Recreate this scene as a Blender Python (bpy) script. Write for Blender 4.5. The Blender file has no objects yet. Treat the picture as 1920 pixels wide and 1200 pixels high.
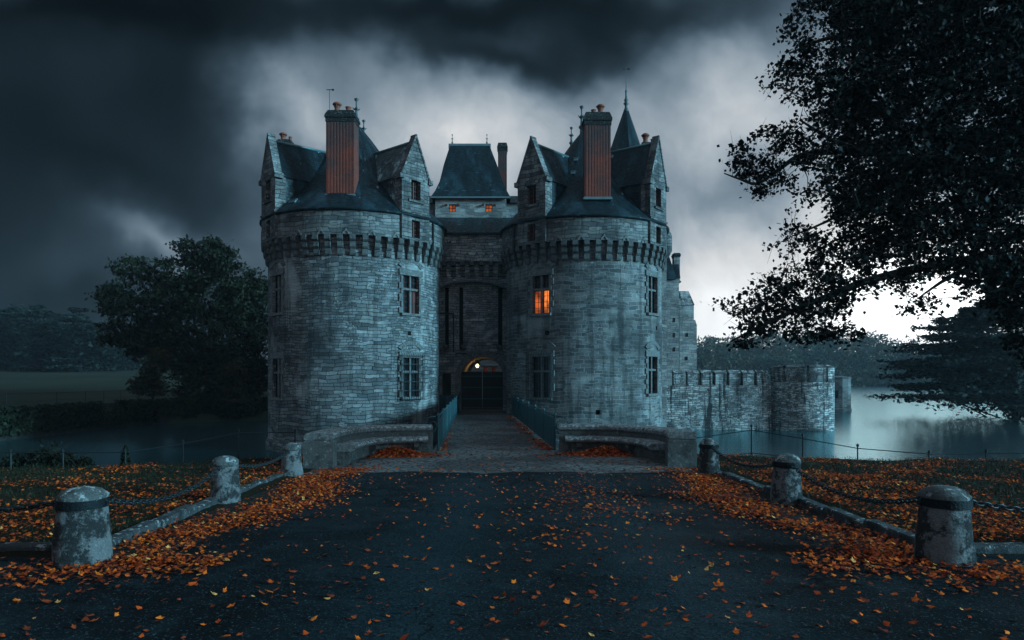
import bpy, math, random
import numpy as np
from mathutils import Vector, Matrix, noise as mnoise
sc = bpy.context.scene
col = sc.collection
R_ = math.radians
random.seed(7)
rng = np.random.default_rng(11)
CAM_H, FPX, HZ = 1.7, 1300.0, 705.0

# ------------------------------------------------------------------ camera
cd = bpy.data.cameras.new('camera'); cam = bpy.data.objects.new('camera', cd); col.objects.link(cam)
cam.location = (0, 0, CAM_H); cam.rotation_euler = (R_(90), 0, 0)
cd.sensor_width = 36; cd.lens = FPX/1920*36; cd.shift_y = (HZ-600)/1920
cd.clip_start = .1; cd.clip_end = 4000
sc.camera = cam
sc.view_settings.view_transform = 'Standard'; sc.view_settings.look = 'None'
sc.view_settings.gamma = 1; sc.view_settings.exposure = 0
sc.cycles.max_bounces = 6; sc.cycles.volume_bounces = 0; sc.cycles.transparent_max_bounces = 8

# ------------------------------------------------------------------ node helper
class NT:
    def __init__(s, tree): s.t = tree; s.n = tree.nodes; s.l = tree.links
    def node(s, typ, **kw):
        nd = s.n.new(typ)
        for k, v in kw.items(): setattr(nd, k, v)
        return nd
    def put(s, inp, v):
        if v is None: return
        if isinstance(v, bpy.types.NodeSocket): s.l.new(v, inp)
        else:
            if inp.type == 'RGBA' and hasattr(v, '__len__') and len(v) == 3: v = (*v, 1)
            inp.default_value = v
    def m(s, op, a, b=None, c=None, clamp=False):
        nd = s.node('ShaderNodeMath', operation=op, use_clamp=clamp)
        for i, v in enumerate((a, b, c)): s.put(nd.inputs[i], v)
        return nd.outputs[0]
    def vm(s, op, a, b=None):
        nd = s.node('ShaderNodeVectorMath', operation=op)
        s.put(nd.inputs[0], a); s.put(nd.inputs[1], b)
        return nd.outputs[0]
    def noise(s, vec, scale, detail=4, rough=.55, out='Fac', dist=0):
        nd = s.node('ShaderNodeTexNoise')
        s.put(nd.inputs['Vector'], vec); s.put(nd.inputs['Scale'], scale); s.put(nd.inputs['Detail'], detail)
        s.put(nd.inputs['Roughness'], rough); s.put(nd.inputs['Distortion'], dist)
        return nd.outputs[out]
    def ramp(s, fac, lo, hi, a=0., b=1., smooth=True):
        nd = s.node('ShaderNodeMapRange', interpolation_type='SMOOTHSTEP' if smooth else 'LINEAR')
        for i, v in enumerate((fac, lo, hi, a, b)): s.put(nd.inputs[i], v)
        return nd.outputs[0]
    def mix(s, fac, a, b, blend='MIX'):
        nd = s.node('ShaderNodeMix', data_type='RGBA', blend_type=blend)
        s.put(nd.inputs[0], fac); s.put(nd.inputs[6], a); s.put(nd.inputs[7], b)
        return nd.outputs[2]
    def bump(s, h, strength=.5, dist=.05):
        nd = s.node('ShaderNodeBump'); s.put(nd.inputs['Height'], h)
        nd.inputs['Strength'].default_value = strength; nd.inputs['Distance'].default_value = dist
        return nd.outputs[0]

# ------------------------------------------------------------------ world: storm clouds by sky direction
SUN_DIR = Vector((.90, -.33, .25)).normalized()
world = bpy.data.worlds.new('World'); sc.world = world; world.use_nodes = True
w = NT(world.node_tree); w.n.clear()
tc = w.node('ShaderNodeTexCoord').outputs['Generated']
sx = w.node('ShaderNodeSeparateXYZ'); w.l.new(tc, sx.inputs[0])
dx, dy, dz = sx.outputs
ay = w.m('MAXIMUM', w.m('ABSOLUTE', dy), .12)
U = w.m('DIVIDE', dx, ay); V = w.m('DIVIDE', dz, ay)
cv = w.node('ShaderNodeCombineXYZ'); w.put(cv.inputs[0], U); w.put(cv.inputs[1], V)
nz = w.noise(cv.outputs[0], 3.2, 3, .5, 'Color')
wv = w.vm('MULTIPLY', w.vm('SUBTRACT', nz, (.5, .5, .5)), (.15, .11, 0))
nz2 = w.noise(cv.outputs[0], 11, 3, .5, 'Color')
wv2 = w.vm('MULTIPLY', w.vm('SUBTRACT', nz2, (.5, .5, .5)), (.11, .085, 0))
pv = w.vm('ADD', w.vm('ADD', cv.outputs[0], wv), wv2)
ss = w.node('ShaderNodeSeparateXYZ'); w.l.new(pv, ss.inputs[0])
Uw, Vw = ss.outputs[0], ss.outputs[1]
def blob(px, py, rx, ry, rot=0, pw=1.0):
    cu, cv_ = (px-960)/FPX, (HZ-py)/FPX
    a, b = w.m('SUBTRACT', Uw, cu), w.m('SUBTRACT', Vw, cv_)
    c, s = math.cos(R_(rot)), math.sin(R_(rot))
    p = w.m('ADD', w.m('MULTIPLY', a, c/(rx/FPX)), w.m('MULTIPLY', b, s/(rx/FPX)))
    q = w.m('ADD', w.m('MULTIPLY', a, -s/(ry/FPX)), w.m('MULTIPLY', b, c/(ry/FPX)))
    r2 = w.m('ADD', w.m('MULTIPLY', p, p), w.m('MULTIPLY', q, q))
    if pw != 1: r2 = w.m('POWER', r2, pw)
    return w.m('EXPONENT', w.m('MULTIPLY', r2, -1))
L = None
BRIGHT = [(1800, 540, 330, 120, 0, .95),
          (1604.3, 682.1, 586.5, 120.6, 0.0, 0.584), (1294.2, 543.8, 191.9, 114.7, 0.0, 0.44), (1684.5, 500.0, 216.8, 154.0, 0.0, 0.437), (896.7, 267.4, 228.3, 102.6, 0.0, 0.433), (1389.7, 257.5, 168.7, 150.8, 0.0, 0.40), (512.0, 218.6, 163.6, 54.0, -30.0, 0.43), (325, 442, 115, 36, -24.0, 0.62), (279.3, 406.0, 216.6, 48.0, -10.0, 0.119)]
for px, py, rx, ry, rot, a in BRIGHT:
    t = w.m('MULTIPLY', blob(px, py, rx, ry, rot), a)
    L = t if L is None else w.m('ADD', L, t)
L = w.m('ADD', L, .29)
DARK = [(900.2, 15.3, 570.4, 71.6, 0.0, 0.958, 1.4), (942.4, 100.2, 263.0, 42, -8.0, 0.86, 1.15), (1119.7, 79.1, 112, 66, 0.0, 0.86, 1.0), (89.9, 186.0, 472.1, 166.0, -22.0, 0.75, 1.6), (281.0, 342.9, 179.4, 58.0, -20.0, 0.514, 1.3), (413.7, 360.4, 103.4, 129.7, 0.0, 0.498, 1.0), (-41.4, 374.8, 376.6, 329.1, 0.0, 0.909, 1.5), (209.5, 20.3, 411.1, 104.6, 0.0, 0.975, 1.3), (1406.2, 347.8, 102.2, 66.2, 10.0, 0.409, 1.0), (1320.4, -23.1, 280.6, 61.2, 6.0, 0.51, 1.2), (119.8, 606.6, 434.1, 94.8, 0.0, 0.861, 1.0), (434.4, 566.8, 181.8, 118.3, 0.0, 0.739, 1.0), (1959.2, 40.1, 180.6, 180.1, 0.0, 0.0, 1.0), (353.8, 111.1, 160.2, 222.6, -20.0, 0.835, 1.2)]
for px, py, rx, ry, rot, a, pw in DARK:
    L = w.m('MULTIPLY', L, w.m('SUBTRACT', 1, w.m('MULTIPLY', blob(px, py, rx, ry, rot, pw), a)))
sh_ = w.node('ShaderNodeCombineXYZ'); w.put(sh_.inputs[0], w.m('ADD', Uw, w.m('MULTIPLY', Vw, .35))); w.put(sh_.inputs[1], w.m('SUBTRACT', w.m('MULTIPLY', Vw, .75), w.m('MULTIPLY', Uw, .2)))
st = sh_.outputs[0]
f1 = w.noise(st, 5.2, 7, .56)
L = w.m('MULTIPLY', L, w.ramp(f1, .27, .73, .70, 1.30, False))
up = w.ramp(dz, .55, .95)                                        # unseen sky overhead and behind the camera gets added teal fill light
L = w.m('MULTIPLY', w.m('POWER', L, 1.06), .90)
back = w.ramp(dy, .0, -.5)
X2 = w.m('ADD', w.m('MULTIPLY', up, .05), w.m('MULTIPLY', back, .07))
tint = w.mix(w.ramp(L, .03, .72, 0, 1, False), (.40, .71, 1.0), (.96, .985, 1.0))
skycol = w.mix(1.0, w.mix(1.0, tint, L, 'MULTIPLY'), w.mix(1.0, (.30, .70, 1.0), X2, 'MULTIPLY'), 'ADD')
nish = w.node('ShaderNodeTexSky', sky_type='NISHITA'); nish.sun_disc = False
nish.sun_elevation = math.asin(SUN_DIR.z); nish.sun_rotation = math.atan2(SUN_DIR.x, SUN_DIR.y)
nb = w.node('ShaderNodeBackground'); w.l.new(nish.outputs[0], nb.inputs[0]); nb.inputs[1].default_value = .05
bg = w.node('ShaderNodeBackground'); w.l.new(skycol, bg.inputs[0]); bg.inputs[1].default_value = 1.0
mx = w.node('ShaderNodeMixShader'); mx.inputs[0].default_value = .992
w.l.new(nb.outputs[0], mx.inputs[1]); w.l.new(bg.outputs[0], mx.inputs[2])
wo = w.node('ShaderNodeOutputWorld'); w.l.new(mx.outputs[0], wo.inputs[0])

sd = bpy.data.lights.new('sun', 'SUN'); sun = bpy.data.objects.new('sun', sd); col.objects.link(sun)
sd.energy = 4.8; sd.angle = R_(11); sd.color = (.31, .77, 1.0)
sun.rotation_euler = (-SUN_DIR).to_track_quat('-Z', 'Y').to_euler()

# ------------------------------------------------------------------ object helpers
BASE = {}
def W(px, py, d): return Vector(((px-960)/FPX*d, d, CAM_H-(py-HZ)/FPX*d))
def X_(px, d): return (px-960)/FPX*d
def Z_(py, d): return CAM_H-(py-HZ)/FPX*d
def tag(o, label=None, cat=None, group=None, kind=None):
    if label: o['label'] = label
    if cat: o['category'] = cat
    if group: o['group'] = group
    if kind: o['kind'] = kind
    return o
def thing(name, loc, label, cat, group=None, rz=0):
    o = bpy.data.objects.new(name, None); col.objects.link(o); o.location = loc; o.rotation_euler.z = rz
    o.empty_display_size = .3
    BASE[o.name] = Vector(loc)
    return tag(o, label, cat, group)
def finish(name, me, mat, parent=None, smooth=False):
    o = bpy.data.objects.new(name, me); col.objects.link(o)
    if mat: me.materials.append(mat)
    b = Vector((0, 0, 0))
    if parent:
        o.parent = parent; b = BASE[parent.name]
        me.transform(Matrix.Translation(-b))
    BASE[o.name] = b
    if smooth:
        me.polygons.foreach_set('use_smooth', [True]*len(me.polygons))
    me.update()
    return o
def copy_tree(o, parent=None):
    c = o.copy(); col.objects.link(c); c.parent = parent
    for ch in list(o.children): copy_tree(ch, c)
    return c

class MB:
    def __init__(s): s.v = []; s.f = []; s.uv = []
    def quad(s, pts, uv=None):
        i = len(s.v); s.v += [tuple(p) for p in pts]; s.f.append(tuple(range(i, i+len(pts)))); s.uv.append(uv)
    def box(s, c, size, rz=0, taper=1.0, bev=0.0):
        cx, cy, cz = c; a, b, h = size[0]/2, size[1]/2, size[2]/2
        cs, sn = math.cos(rz), math.sin(rz)
        def p(x, y, z): return (cx+x*cs-y*sn, cy+x*sn+y*cs, cz+z)
        rings = [(a, b, -h), (a*taper, b*taper, h)] if bev == 0 else \
                [(a-bev, b-bev, -h), (a, b, -h+bev), (a*taper, b*taper, h-bev), (a*taper-bev, b*taper-bev, h)]
        R = [[p(-x, -y, z), p(x, -y, z), p(x, y, z), p(-x, y, z)] for x, y, z in rings]
        s.quad(R[0][::-1]); s.quad(R[-1])
        for r0, r1 in zip(R, R[1:]):
            for i in range(4):
                j = (i+1) % 4; s.quad([r0[i], r0[j], r1[j], r1[i]])
    def obox(s, o, r, u, n, r0, r1, u0, u1, n0, n1):       # box in a local frame
        def p(a, b, c): return o+r*a+u*b+n*c
        P = [p(r0, u0, n0), p(r1, u0, n0), p(r1, u1, n0), p(r0, u1, n0), p(r0, u0, n1), p(r1, u0, n1), p(r1, u1, n1), p(r0, u1, n1)]
        for f in ((3, 2, 1, 0), (4, 5, 6, 7), (0, 1, 5, 4), (1, 2, 6, 5), (2, 3, 7, 6), (3, 0, 4, 7)): s.quad([P[i] for i in f])
    def tube(s, pts, rad, n=6, cap=True):
        pts = [Vector(p) for p in pts]
        if not hasattr(rad, '__len__'): rad = [rad]*len(pts)
        rings = []; up = Vector((0, 0, 1))
        for i, p in enumerate(pts):
            t = (pts[min(i+1, len(pts)-1)]-pts[max(i-1, 0)])
            t = t.normalized() if t.length > 1e-9 else Vector((0, 0, 1))
            a = t.cross(up) if abs(t.z) < .95 else t.cross(Vector((0, 1, 0)))
            a.normalize(); b = t.cross(a)
            rings.append([p+(a*math.cos(2*math.pi*k/n)+b*math.sin(2*math.pi*k/n))*rad[i] for k in range(n)])
        base = len(s.v)
        for r in rings: s.v += [tuple(q) for q in r]
        for i in range(len(rings)-1):
            for k in range(n):
                k2 = (k+1) % n
                s.f.append((base+i*n+k, base+i*n+k2, base+(i+1)*n+k2, base+(i+1)*n+k)); s.uv.append(None)
        if cap:
            s.f.append(tuple(base+k for k in range(n))[::-1]); s.uv.append(None)
            s.f.append(tuple(base+(len(rings)-1)*n+k for k in range(n))); s.uv.append(None)
    def lathe(s, prof, c=(0, 0, 0), n=24, a0=-math.pi, a1=math.pi, jit=None):
        # prof: (r, z) bottom to top; angle 0 faces the camera (-Y), positive towards +X
        cx, cy, cz = c; g = []
        sl = 0; vs = []
        for i, (r, z) in enumerate(prof):
            if i: sl += math.hypot(r-prof[i-1][0], z-prof[i-1][1])
            vs.append(sl)
            row = []
            for k in range(n+1):
                a = a0+(a1-a0)*k/n; rr = r*(jit(a, z) if jit else 1)
                row.append((cx+rr*math.sin(a), cy-rr*math.cos(a), cz+z))
            g.append(row)
        rm = max(p[0] for p in prof)
        full = abs(a1-a0-2*math.pi) < 1e-6
        b = len(s.v); nn = n if full else n+1
        for row in g: s.v += row[:nn]
        for i in range(len(g)-1):
            for k in range(n):
                k2 = (k+1) % nn if full else k+1
                s.f.append((b+i*nn+k, b+i*nn+k2, b+(i+1)*nn+k2, b+(i+1)*nn+k))
                u0, u1 = (a0+(a1-a0)*k/n)*rm, (a0+(a1-a0)*(k+1)/n)*rm
                s.uv.append([(u0, vs[i]), (u1, vs[i]), (u1, vs[i+1]), (u0, vs[i+1])])
        if full:
            if prof[-1][0] > 1e-4: s.f.append(tuple(b+(len(g)-1)*nn+k for k in range(nn))); s.uv.append(None)
            if prof[0][0] > 1e-4: s.f.append(tuple(b+k for k in range(nn))[::-1]); s.uv.append(None)
    def sweep(s, prof, path, side=1, close=True, caps=True):
        # prof: (lateral, z) closed loop; path: (x, y, z)
        P = [Vector(p) for p in path]; rings = []; u = [0]
        for i, p in enumerate(P):
            t = P[min(i+1, len(P)-1)]-P[max(i-1, 0)]; t.z = 0; t.normalize()
            r = Vector((t.y, -t.x, 0))*side
            rings.append([p+r*o+Vector((0, 0, z)) for o, z in prof])
            if i: u.append(u[-1]+(p-P[i-1]).length)
        n = len(prof)
        for i in range(len(P)-1):
            for k in range(n):
                k2 = (k+1) % n
                q = [rings[i][k], rings[i+1][k], rings[i+1][k2], rings[i][k2]]
                if side < 0: q = q[::-1]
                s.quad(q)
        if caps:
            s.quad(rings[0] if side > 0 else rings[0][::-1]); s.quad(rings[-1][::-1] if side > 0 else rings[-1])
    def extrude(s, poly, vec):                              # planar polygon -> prism
        P = [Vector(p) for p in poly]; v = Vector(vec); n = len(P)
        s.quad(P); s.quad([p+v for p in P][::-1])
        for i in range(n):
            j = (i+1) % n; s.quad([P[j], P[i], P[i]+v, P[j]+v])
    def grid_wall(s, fn, S, T, holes=(), depth=.35, uvf=None):
        S = sorted(set(list(S)+[h[0] for h in holes]+[h[1] for h in holes]))
        T = sorted(set(list(T)+[h[2] for h in holes]+[h[3] for h in holes]))
        inside = lambda a, b: any(h[0] < a < h[1] and h[2] < b < h[3] for h in holes)
        uvf = uvf or (lambda a, b: (a, b))
        for i in range(len(S)-1):
            for j in range(len(T)-1):
                a0, a1, b0, b1 = S[i], S[i+1], T[j], T[j+1]
                if inside((a0+a1)/2, (b0+b1)/2): continue
                s.quad([fn(a0, b0, 0), fn(a1, b0, 0), fn(a1, b1, 0), fn(a0, b1, 0)], [uvf(a0, b0), uvf(a1, b0), uvf(a1, b1), uvf(a0, b1)])
        for h in holes:
            a0, a1, b0, b1 = h[:4]; D = h[4] if len(h) > 4 else depth
            c = [(a0, b0), (a1, b0), (a1, b1), (a0, b1)]
            for k in range(4):
                p, q = c[k], c[(k+1) % 4]
                s.quad([fn(*q, 0), fn(*p, 0), fn(*p, -D), fn(*q, -D)])
    def build(s, name, mat, parent=None, smooth=False, weld=False):
        me = bpy.data.meshes.new(name); me.from_pydata(s.v, [], s.f); me.update()
        uvl = me.uv_layers.new(name='UVMap')
        data = np.zeros(len(me.loops)*2, dtype=np.float32)
        for p, uv in zip(me.polygons, s.uv):
            if uv is None:
                n = p.normal
                if abs(n.z) > .93: t, b = Vector((1, 0, 0)), Vector((0, 1, 0))
                else:
                    t = Vector((-n.y, n.x, 0)).normalized(); b = n.cross(t)
                for li in p.loop_indices:
                    c = me.vertices[me.loops[li].vertex_index].co
                    data[2*li] = c.dot(t); data[2*li+1] = c.dot(b)
            else:
                for li, q in zip(p.loop_indices, uv): data[2*li], data[2*li+1] = q
        uvl.data.foreach_set('uv', data)
        return finish(name, me, mat, parent, smooth)

def np_mesh(name, V, F, mat, parent=None, smooth=False):
    # V (n,3); F (m,k) one polygon size
    me = bpy.data.meshes.new(name); V = np.asarray(V, dtype=np.float32); F = np.asarray(F, dtype=np.int32)
    k = F.shape[1]
    me.vertices.add(len(V)); me.vertices.foreach_set('co', V.ravel())
    me.loops.add(F.size); me.loops.foreach_set('vertex_index', F.ravel())
    me.polygons.add(len(F)); me.polygons.foreach_set('loop_start', np.arange(0, F.size, k, dtype=np.int32))
    me.update(calc_edges=True); me.validate()
    return finish(name, me, mat, parent, smooth)

# ------------------------------------------------------------------ materials
def new_mat(name):
    m = bpy.data.materials.new(name); m.use_nodes = True
    t = NT(m.node_tree); t.p = t.n['Principled BSDF']
    return m, t
def plain(name, c, rough=.7, metal=0, var=.35, scale=8, spec=.3, bump=.2):
    m, t = new_mat(name)
    co = t.node('ShaderNodeTexCoord').outputs['Object']
    n = t.noise(co, scale, 5, .6)
    t.put(t.p.inputs['Base Color'], t.mix(n, tuple(x*(1-var) for x in c), tuple(min(1, x*(1+var)) for x in c)))
    t.p.inputs['Roughness'].default_value = rough; t.p.inputs['Metallic'].default_value = metal
    t.p.inputs['Specular IOR Level'].default_value = spec
    t.put(t.p.inputs['Normal'], t.bump(t.noise(co, scale*4, 4), bump, .02))
    return m
def masonry(name, c1, c2, mort, bw=.52, bh=.2, ms=.012, lichen=.3, dark=.4, light=.5, mortar_mix=1.0, seed=0., bmp=.9, streak=.0, sm=.25):
    m, t = new_mat(name)
    uv = t.node('ShaderNodeTexCoord').outputs['UV']
    ob = t.node('ShaderNodeTexCoord').outputs['Object']
    uvs = t.vm('ADD', uv, (seed, seed*.37, seed))
    wob = t.vm('MULTIPLY', t.vm('SUBTRACT', t.noise(uvs, .8, 2, .5, 'Color'), (.5, .5, .5)), (.6, .34, 0))
    wob2 = t.vm('MULTIPLY', t.vm('SUBTRACT', t.noise(uvs, 4.5, 3, .6, 'Color'), (.5, .5, .5)), (.11, .085, 0))
    p = t.vm('ADD', t.vm('ADD', uvs, wob), wob2)
    def brick(vec, w_, h_, a, b, mo, mss):
        bn = t.node('ShaderNodeTexBrick', offset=.5, squash=1.35, squash_frequency=3)
        t.put(bn.inputs['Vector'], vec); t.put(bn.inputs['Color1'], a); t.put(bn.inputs['Color2'], b); t.put(bn.inputs['Mortar'], mo)
        bn.inputs['Scale'].default_value = 1; bn.inputs['Mortar Size'].default_value = mss; bn.inputs['Mortar Smooth'].default_value = sm
        bn.inputs['Bias'].default_value = -.1; bn.inputs['Brick Width'].default_value = w_; bn.inputs['Row Height'].default_value = h_
        return bn
    b1 = brick(p, bw, bh, c1, c2, mort, ms)
    b2 = brick(t.vm('ADD', p, (.19, 0, 0)), bw, bh, (.66, .68, .72), (1.25, 1.20, 1.14), (1, 1, 1), 0.0)
    b3 = brick(t.vm('ADD', p, (.31, bh*3, 0)), bw*2.1, bh, (.8, .76, .74), (1.12, 1.14, 1.18), (1, 1, 1), 0.0)
    b4 = brick(t.vm('ADD', p, (.13, .07, 0)), bw*.72, bh*.74, c1, c2, mort, ms*.8)
    msk = t.ramp(t.noise(uvs, .55, 3, .6), .49, .52)
    bcol = t.mix(msk, b1.outputs['Color'], b4.outputs['Color'])
    c = t.mix(.6, bcol, b2.outputs['Color'], 'MULTIPLY')
    c = t.mix(.7, c, b3.outputs['Color'], 'MULTIPLY')
    big = t.noise(uvs, .33, 4, .6)
    c = t.mix(t.ramp(big, .46, .68, 0, dark), c, (.032, .034, .037))
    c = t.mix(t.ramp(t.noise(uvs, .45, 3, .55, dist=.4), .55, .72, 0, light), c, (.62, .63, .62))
    fine = t.noise(uvs, 14, 5, .7)
    c = t.mix(.75, c, t.mix(fine, (.45, .45, .46), (1.5, 1.5, 1.5)), 'MULTIPLY')
    mf = t.node('ShaderNodeMix'); t.put(mf.inputs[0], msk); t.put(mf.inputs[2], b1.outputs['Fac']); t.put(mf.inputs[3], b4.outputs['Fac']); mfac = mf.outputs[0]
    if streak:
        sv = t.vm('MULTIPLY', uvs, (1.6, .14, 1))
        c = t.mix(t.ramp(t.noise(sv, 1.6, 5, .65), .50, .62, 0, streak), c, (.018, .02, .022))
    if lichen:
        lf = t.m('MULTIPLY', t.ramp(t.noise(uvs, 7.5, 6, .72), .60, .68), t.ramp(t.noise(uvs, .5, 2), .42, .62))
        c = t.mix(t.m('MULTIPLY', lf, lichen), c, (.72, .74, .72))
    t.put(t.p.inputs['Base Color'], c)
    t.p.inputs['Roughness'].default_value = .88; t.p.inputs['Specular IOR Level'].default_value = .25
    h = t.m('ADD', t.m('MULTIPLY', t.m('SUBTRACT', 1, mfac), .6), t.m('ADD', t.m('MULTIPLY', fine, .5), t.m('MULTIPLY', t.noise(p, 3.5, 2), .35)))
    t.put(t.p.inputs['Normal'], t.bump(h, bmp, .06))
    return m
def granite(name, c, lichen=.7, lo=.55, dark=.6, scale=1.0, seed=0., top=True, dlo=.46, dhi=.66):
    m, t = new_mat(name)
    ob0 = t.node('ShaderNodeTexCoord').outputs['Object']
    oi = t.node('ShaderNodeObjectInfo').outputs['Random']
    ob = t.vm('ADD', ob0, t.vm('MULTIPLY', (13., 7., 5.), oi)) if True else ob0
    f = t.noise(ob, 60*scale, 4, .7); g = t.noise(ob, 3.8*scale, 8, .72)
    cc = t.mix(f, tuple(x*.35 for x in c), tuple(min(1, x*1.75) for x in c))
    cc = t.mix(t.ramp(g, dlo, dhi, 0, dark), cc, (.022, .023, .024))
    l = t.ramp(t.noise(ob, 11*scale, 6, .7), lo, lo+.07)
    if top:
        nrm = t.node('ShaderNodeNewGeometry').outputs['Normal']
        sp = t.node('ShaderNodeSeparateXYZ'); t.l.new(nrm, sp.inputs[0])
        l = t.m('MULTIPLY', l, t.ramp(sp.outputs[2], -.2, .7, .25, 1))
    cc = t.mix(t.m('MULTIPLY', l, lichen), cc, (.62, .65, .64))
    t.put(t.p.inputs['Base Color'], cc); t.p.inputs['Roughness'].default_value = .9; t.p.inputs['Specular IOR Level'].default_value = .25
    t.put(t.p.inputs['Normal'], t.bump(t.m('ADD', t.noise(ob, 9*scale, 6, .7), t.m('MULTIPLY', f, .6)), 1.0, .05))
    return m
def slate(name, c, lich=.2, shine=.45, seed=0., lo=.60):
    m, t = new_mat(name)
    uv = t.vm('ADD', t.node('ShaderNodeTexCoord').outputs['UV'], (seed, seed, 0))
    bn = t.node('ShaderNodeTexBrick', offset=.5)
    t.put(bn.inputs['Vector'], uv); t.put(bn.inputs['Color1'], tuple(x*.6 for x in c)); t.put(bn.inputs['Color2'], tuple(x*1.4 for x in c)); t.put(bn.inputs['Mortar'], tuple(x*.25 for x in c))
    bn.inputs['Scale'].default_value = 1; bn.inputs['Mortar Size'].default_value = .012; bn.inputs['Brick Width'].default_value = .24; bn.inputs['Row Height'].default_value = .15
    sv = t.vm('MULTIPLY', uv, (1.5, .25, 1))
    cc = t.mix(t.ramp(t.noise(sv, 1.3, 5, .6), .4, .62, 0, .75), bn.outputs['Color'], tuple(x*.35 for x in c))
    cc = t.mix(t.ramp(t.noise(t.vm('MULTIPLY', uv, (1, .5, 1)), .9, 5, .65), .47, .66, 0, .8), cc, tuple(x*2.6 for x in c))
    cc = t.mix(t.m('MULTIPLY', t.ramp(t.noise(t.vm('MULTIPLY', uv, (1, .45, 1)), 3.2, 6, .75), lo, lo+.05), t.m('MULTIPLY', t.ramp(t.noise(uv, .7, 3), .45, .62), lich)), cc, (.42, .55, .58))
    t.put(t.p.inputs['Base Color'], cc)
    t.put(t.p.inputs['Roughness'], t.ramp(t.noise(uv, 5, 4), .3, .7, shine-.12, shine+.2)); t.p.inputs['Specular IOR Level'].default_value = .2
    sp = t.node('ShaderNodeSeparateXYZ'); t.l.new(uv, sp.inputs[0])
    saw = t.m('FRACT', t.m('DIVIDE', sp.outputs[1], .15))
    t.put(t.p.inputs['Normal'], t.bump(t.m('ADD', t.m('MULTIPLY', saw, -.5), t.m('MULTIPLY', t.noise(uv, 6, 4), .5)), .7, .03))
    return m
def foliage(name, c, c2, trans=.25, vs=.5):
    m, t = new_mat(name)
    g = t.node('ShaderNodeNewGeometry')
    obn = t.node('ShaderNodeTexCoord').outputs['Object']
    cc = t.mix(t.ramp(t.noise(obn, vs, 3, .6), .36, .64), c, c2)
    t.put(t.p.inputs['Base Color'], t.mix(1.0, cc, t.mix(g.outputs['Random Per Island'], (.55, .55, .55), (1.35, 1.35, 1.35)), 'MULTIPLY'))
    t.p.inputs['Roughness'].default_value = .65; t.p.inputs['Specular IOR Level'].default_value = .2
    if trans:
        tr = t.node('ShaderNodeBsdfTranslucent'); t.put(tr.inputs[0], c2)
        ms = t.node('ShaderNodeMixShader'); ms.inputs[0].default_value = trans
        t.l.new(t.p.outputs[0], ms.inputs[1]); t.l.new(tr.outputs[0], ms.inputs[2])
        t.l.new(ms.outputs[0], t.n['Material Output'].inputs[0])
    return m
def emit(name, c, s, var=.8):
    m, t = new_mat(name)
    co = t.node('ShaderNodeTexCoord').outputs['Object']
    t.p.inputs['Base Color'].default_value = (.02, .02, .02, 1); t.p.inputs['Roughness'].default_value = .3
    t.put(t.p.inputs['Emission Color'], t.mix(t.ramp(t.noise(co, 2.4, 4), .35, .65), tuple(x*(1-var) for x in c), c)); t.p.inputs['Emission Strength'].default_value = s
    return m

M = {}
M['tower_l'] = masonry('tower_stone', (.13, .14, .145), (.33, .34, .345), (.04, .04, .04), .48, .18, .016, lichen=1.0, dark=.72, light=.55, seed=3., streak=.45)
M['tower_r'] = masonry('tower_stone_pale_joints', (.12, .12, .12), (.28, .275, .27), (.36, .37, .375), .52, .20, .020, lichen=.7, dark=.75, light=.35, seed=17., streak=.5)
M['parapet'] = masonry('parapet_stone', (.12, .12, .12), (.30, .295, .29), (.05, .05, .05), .62, .21, .016, lichen=.9, dark=.8, light=.35, seed=29., streak=.5)
M['gate'] = masonry('gatehouse_stone', (.27, .28, .28), (.60, .60, .59), (.07, .07, .07), .44, .18, .016, lichen=1.0, dark=.4, light=.7, seed=41.)
M['pav'] = masonry('pavilion_stone', (.22, .215, .21), (.42, .41, .40), (.13, .13, .13), .7, .26, .012, lichen=.25, dark=.2, light=.3, seed=53.)
M['court'] = masonry('courtyard_stone', (.55, .54, .53), (.68, .67, .66), (.4, .4, .4), .7, .26, .012, lichen=.1, dark=.1, light=.3, seed=57.)
M['curtain'] = masonry('curtain_wall_stone', (.20, .20, .20), (.72, .71, .70), (.03, .03, .03), .36, .155, .018, lichen=1.0, dark=.85, light=.95, seed=61., streak=.93)
M['wing'] = masonry('rear_wing_stone', (.26, .26, .26), (.42, .41, .4), (.1, .1, .1), .5, .22, .012, lichen=.6, dark=.3, light=.4, seed=71.)
M['moatwall'] = masonry('moat_wall_stone', (.03, .03, .03), (.07, .07, .065), (.02, .02, .02), .6, .25, .02, lichen=.15, dark=.9, light=.0, seed=83.)
M['dress'] = granite('dressed_stone', (.17, .17, .17), lichen=.35, dark=.5, top=False)
M['corbel'] = granite('corbel_stone', (.12, .12, .12), lichen=.4, dark=.7)
M['bench'] = granite('bench_stone', (.14, .137, .133), lichen=.75, lo=.56, dark=.55)
M['coping'] = granite('coping_stone', (.20, .20, .20), lichen=.95, lo=.49, dark=.7)
M['bollard'] = granite('bollard_stone', (.19, .19, .195), lichen=.5, lo=.56, dark=.93, dlo=.45, dhi=.54)
M['bollardcap'] = granite('bollard_cap_stone', (.13, .135, .135), lichen=.85, lo=.53, dark=.9)
M['kerb'] = granite('kerb_stone', (.075, .08, .085), lichen=.75, lo=.55, dark=.9)
M['slate'] = slate('slate', (.009, .022, .029), .5, .48, 0., .60)
M['slate_lichen'] = slate('lichened_slate', (.035, .046, .05), .9, .36, 5., .49)  # paler slate with dense lichen flecks
M['lead'] = plain('zinc_flashing', (.16, .24, .26), .4, .5, .3, 3)
M['finial'] = plain('zinc_finial', (.08, .11, .12), .5, .5)
M['brick'] = None
m, t = new_mat('ribbed_red_brick')
uv = t.node('ShaderNodeTexCoord').outputs['UV']; ob = t.node('ShaderNodeTexCoord').outputs['Object']
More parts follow.
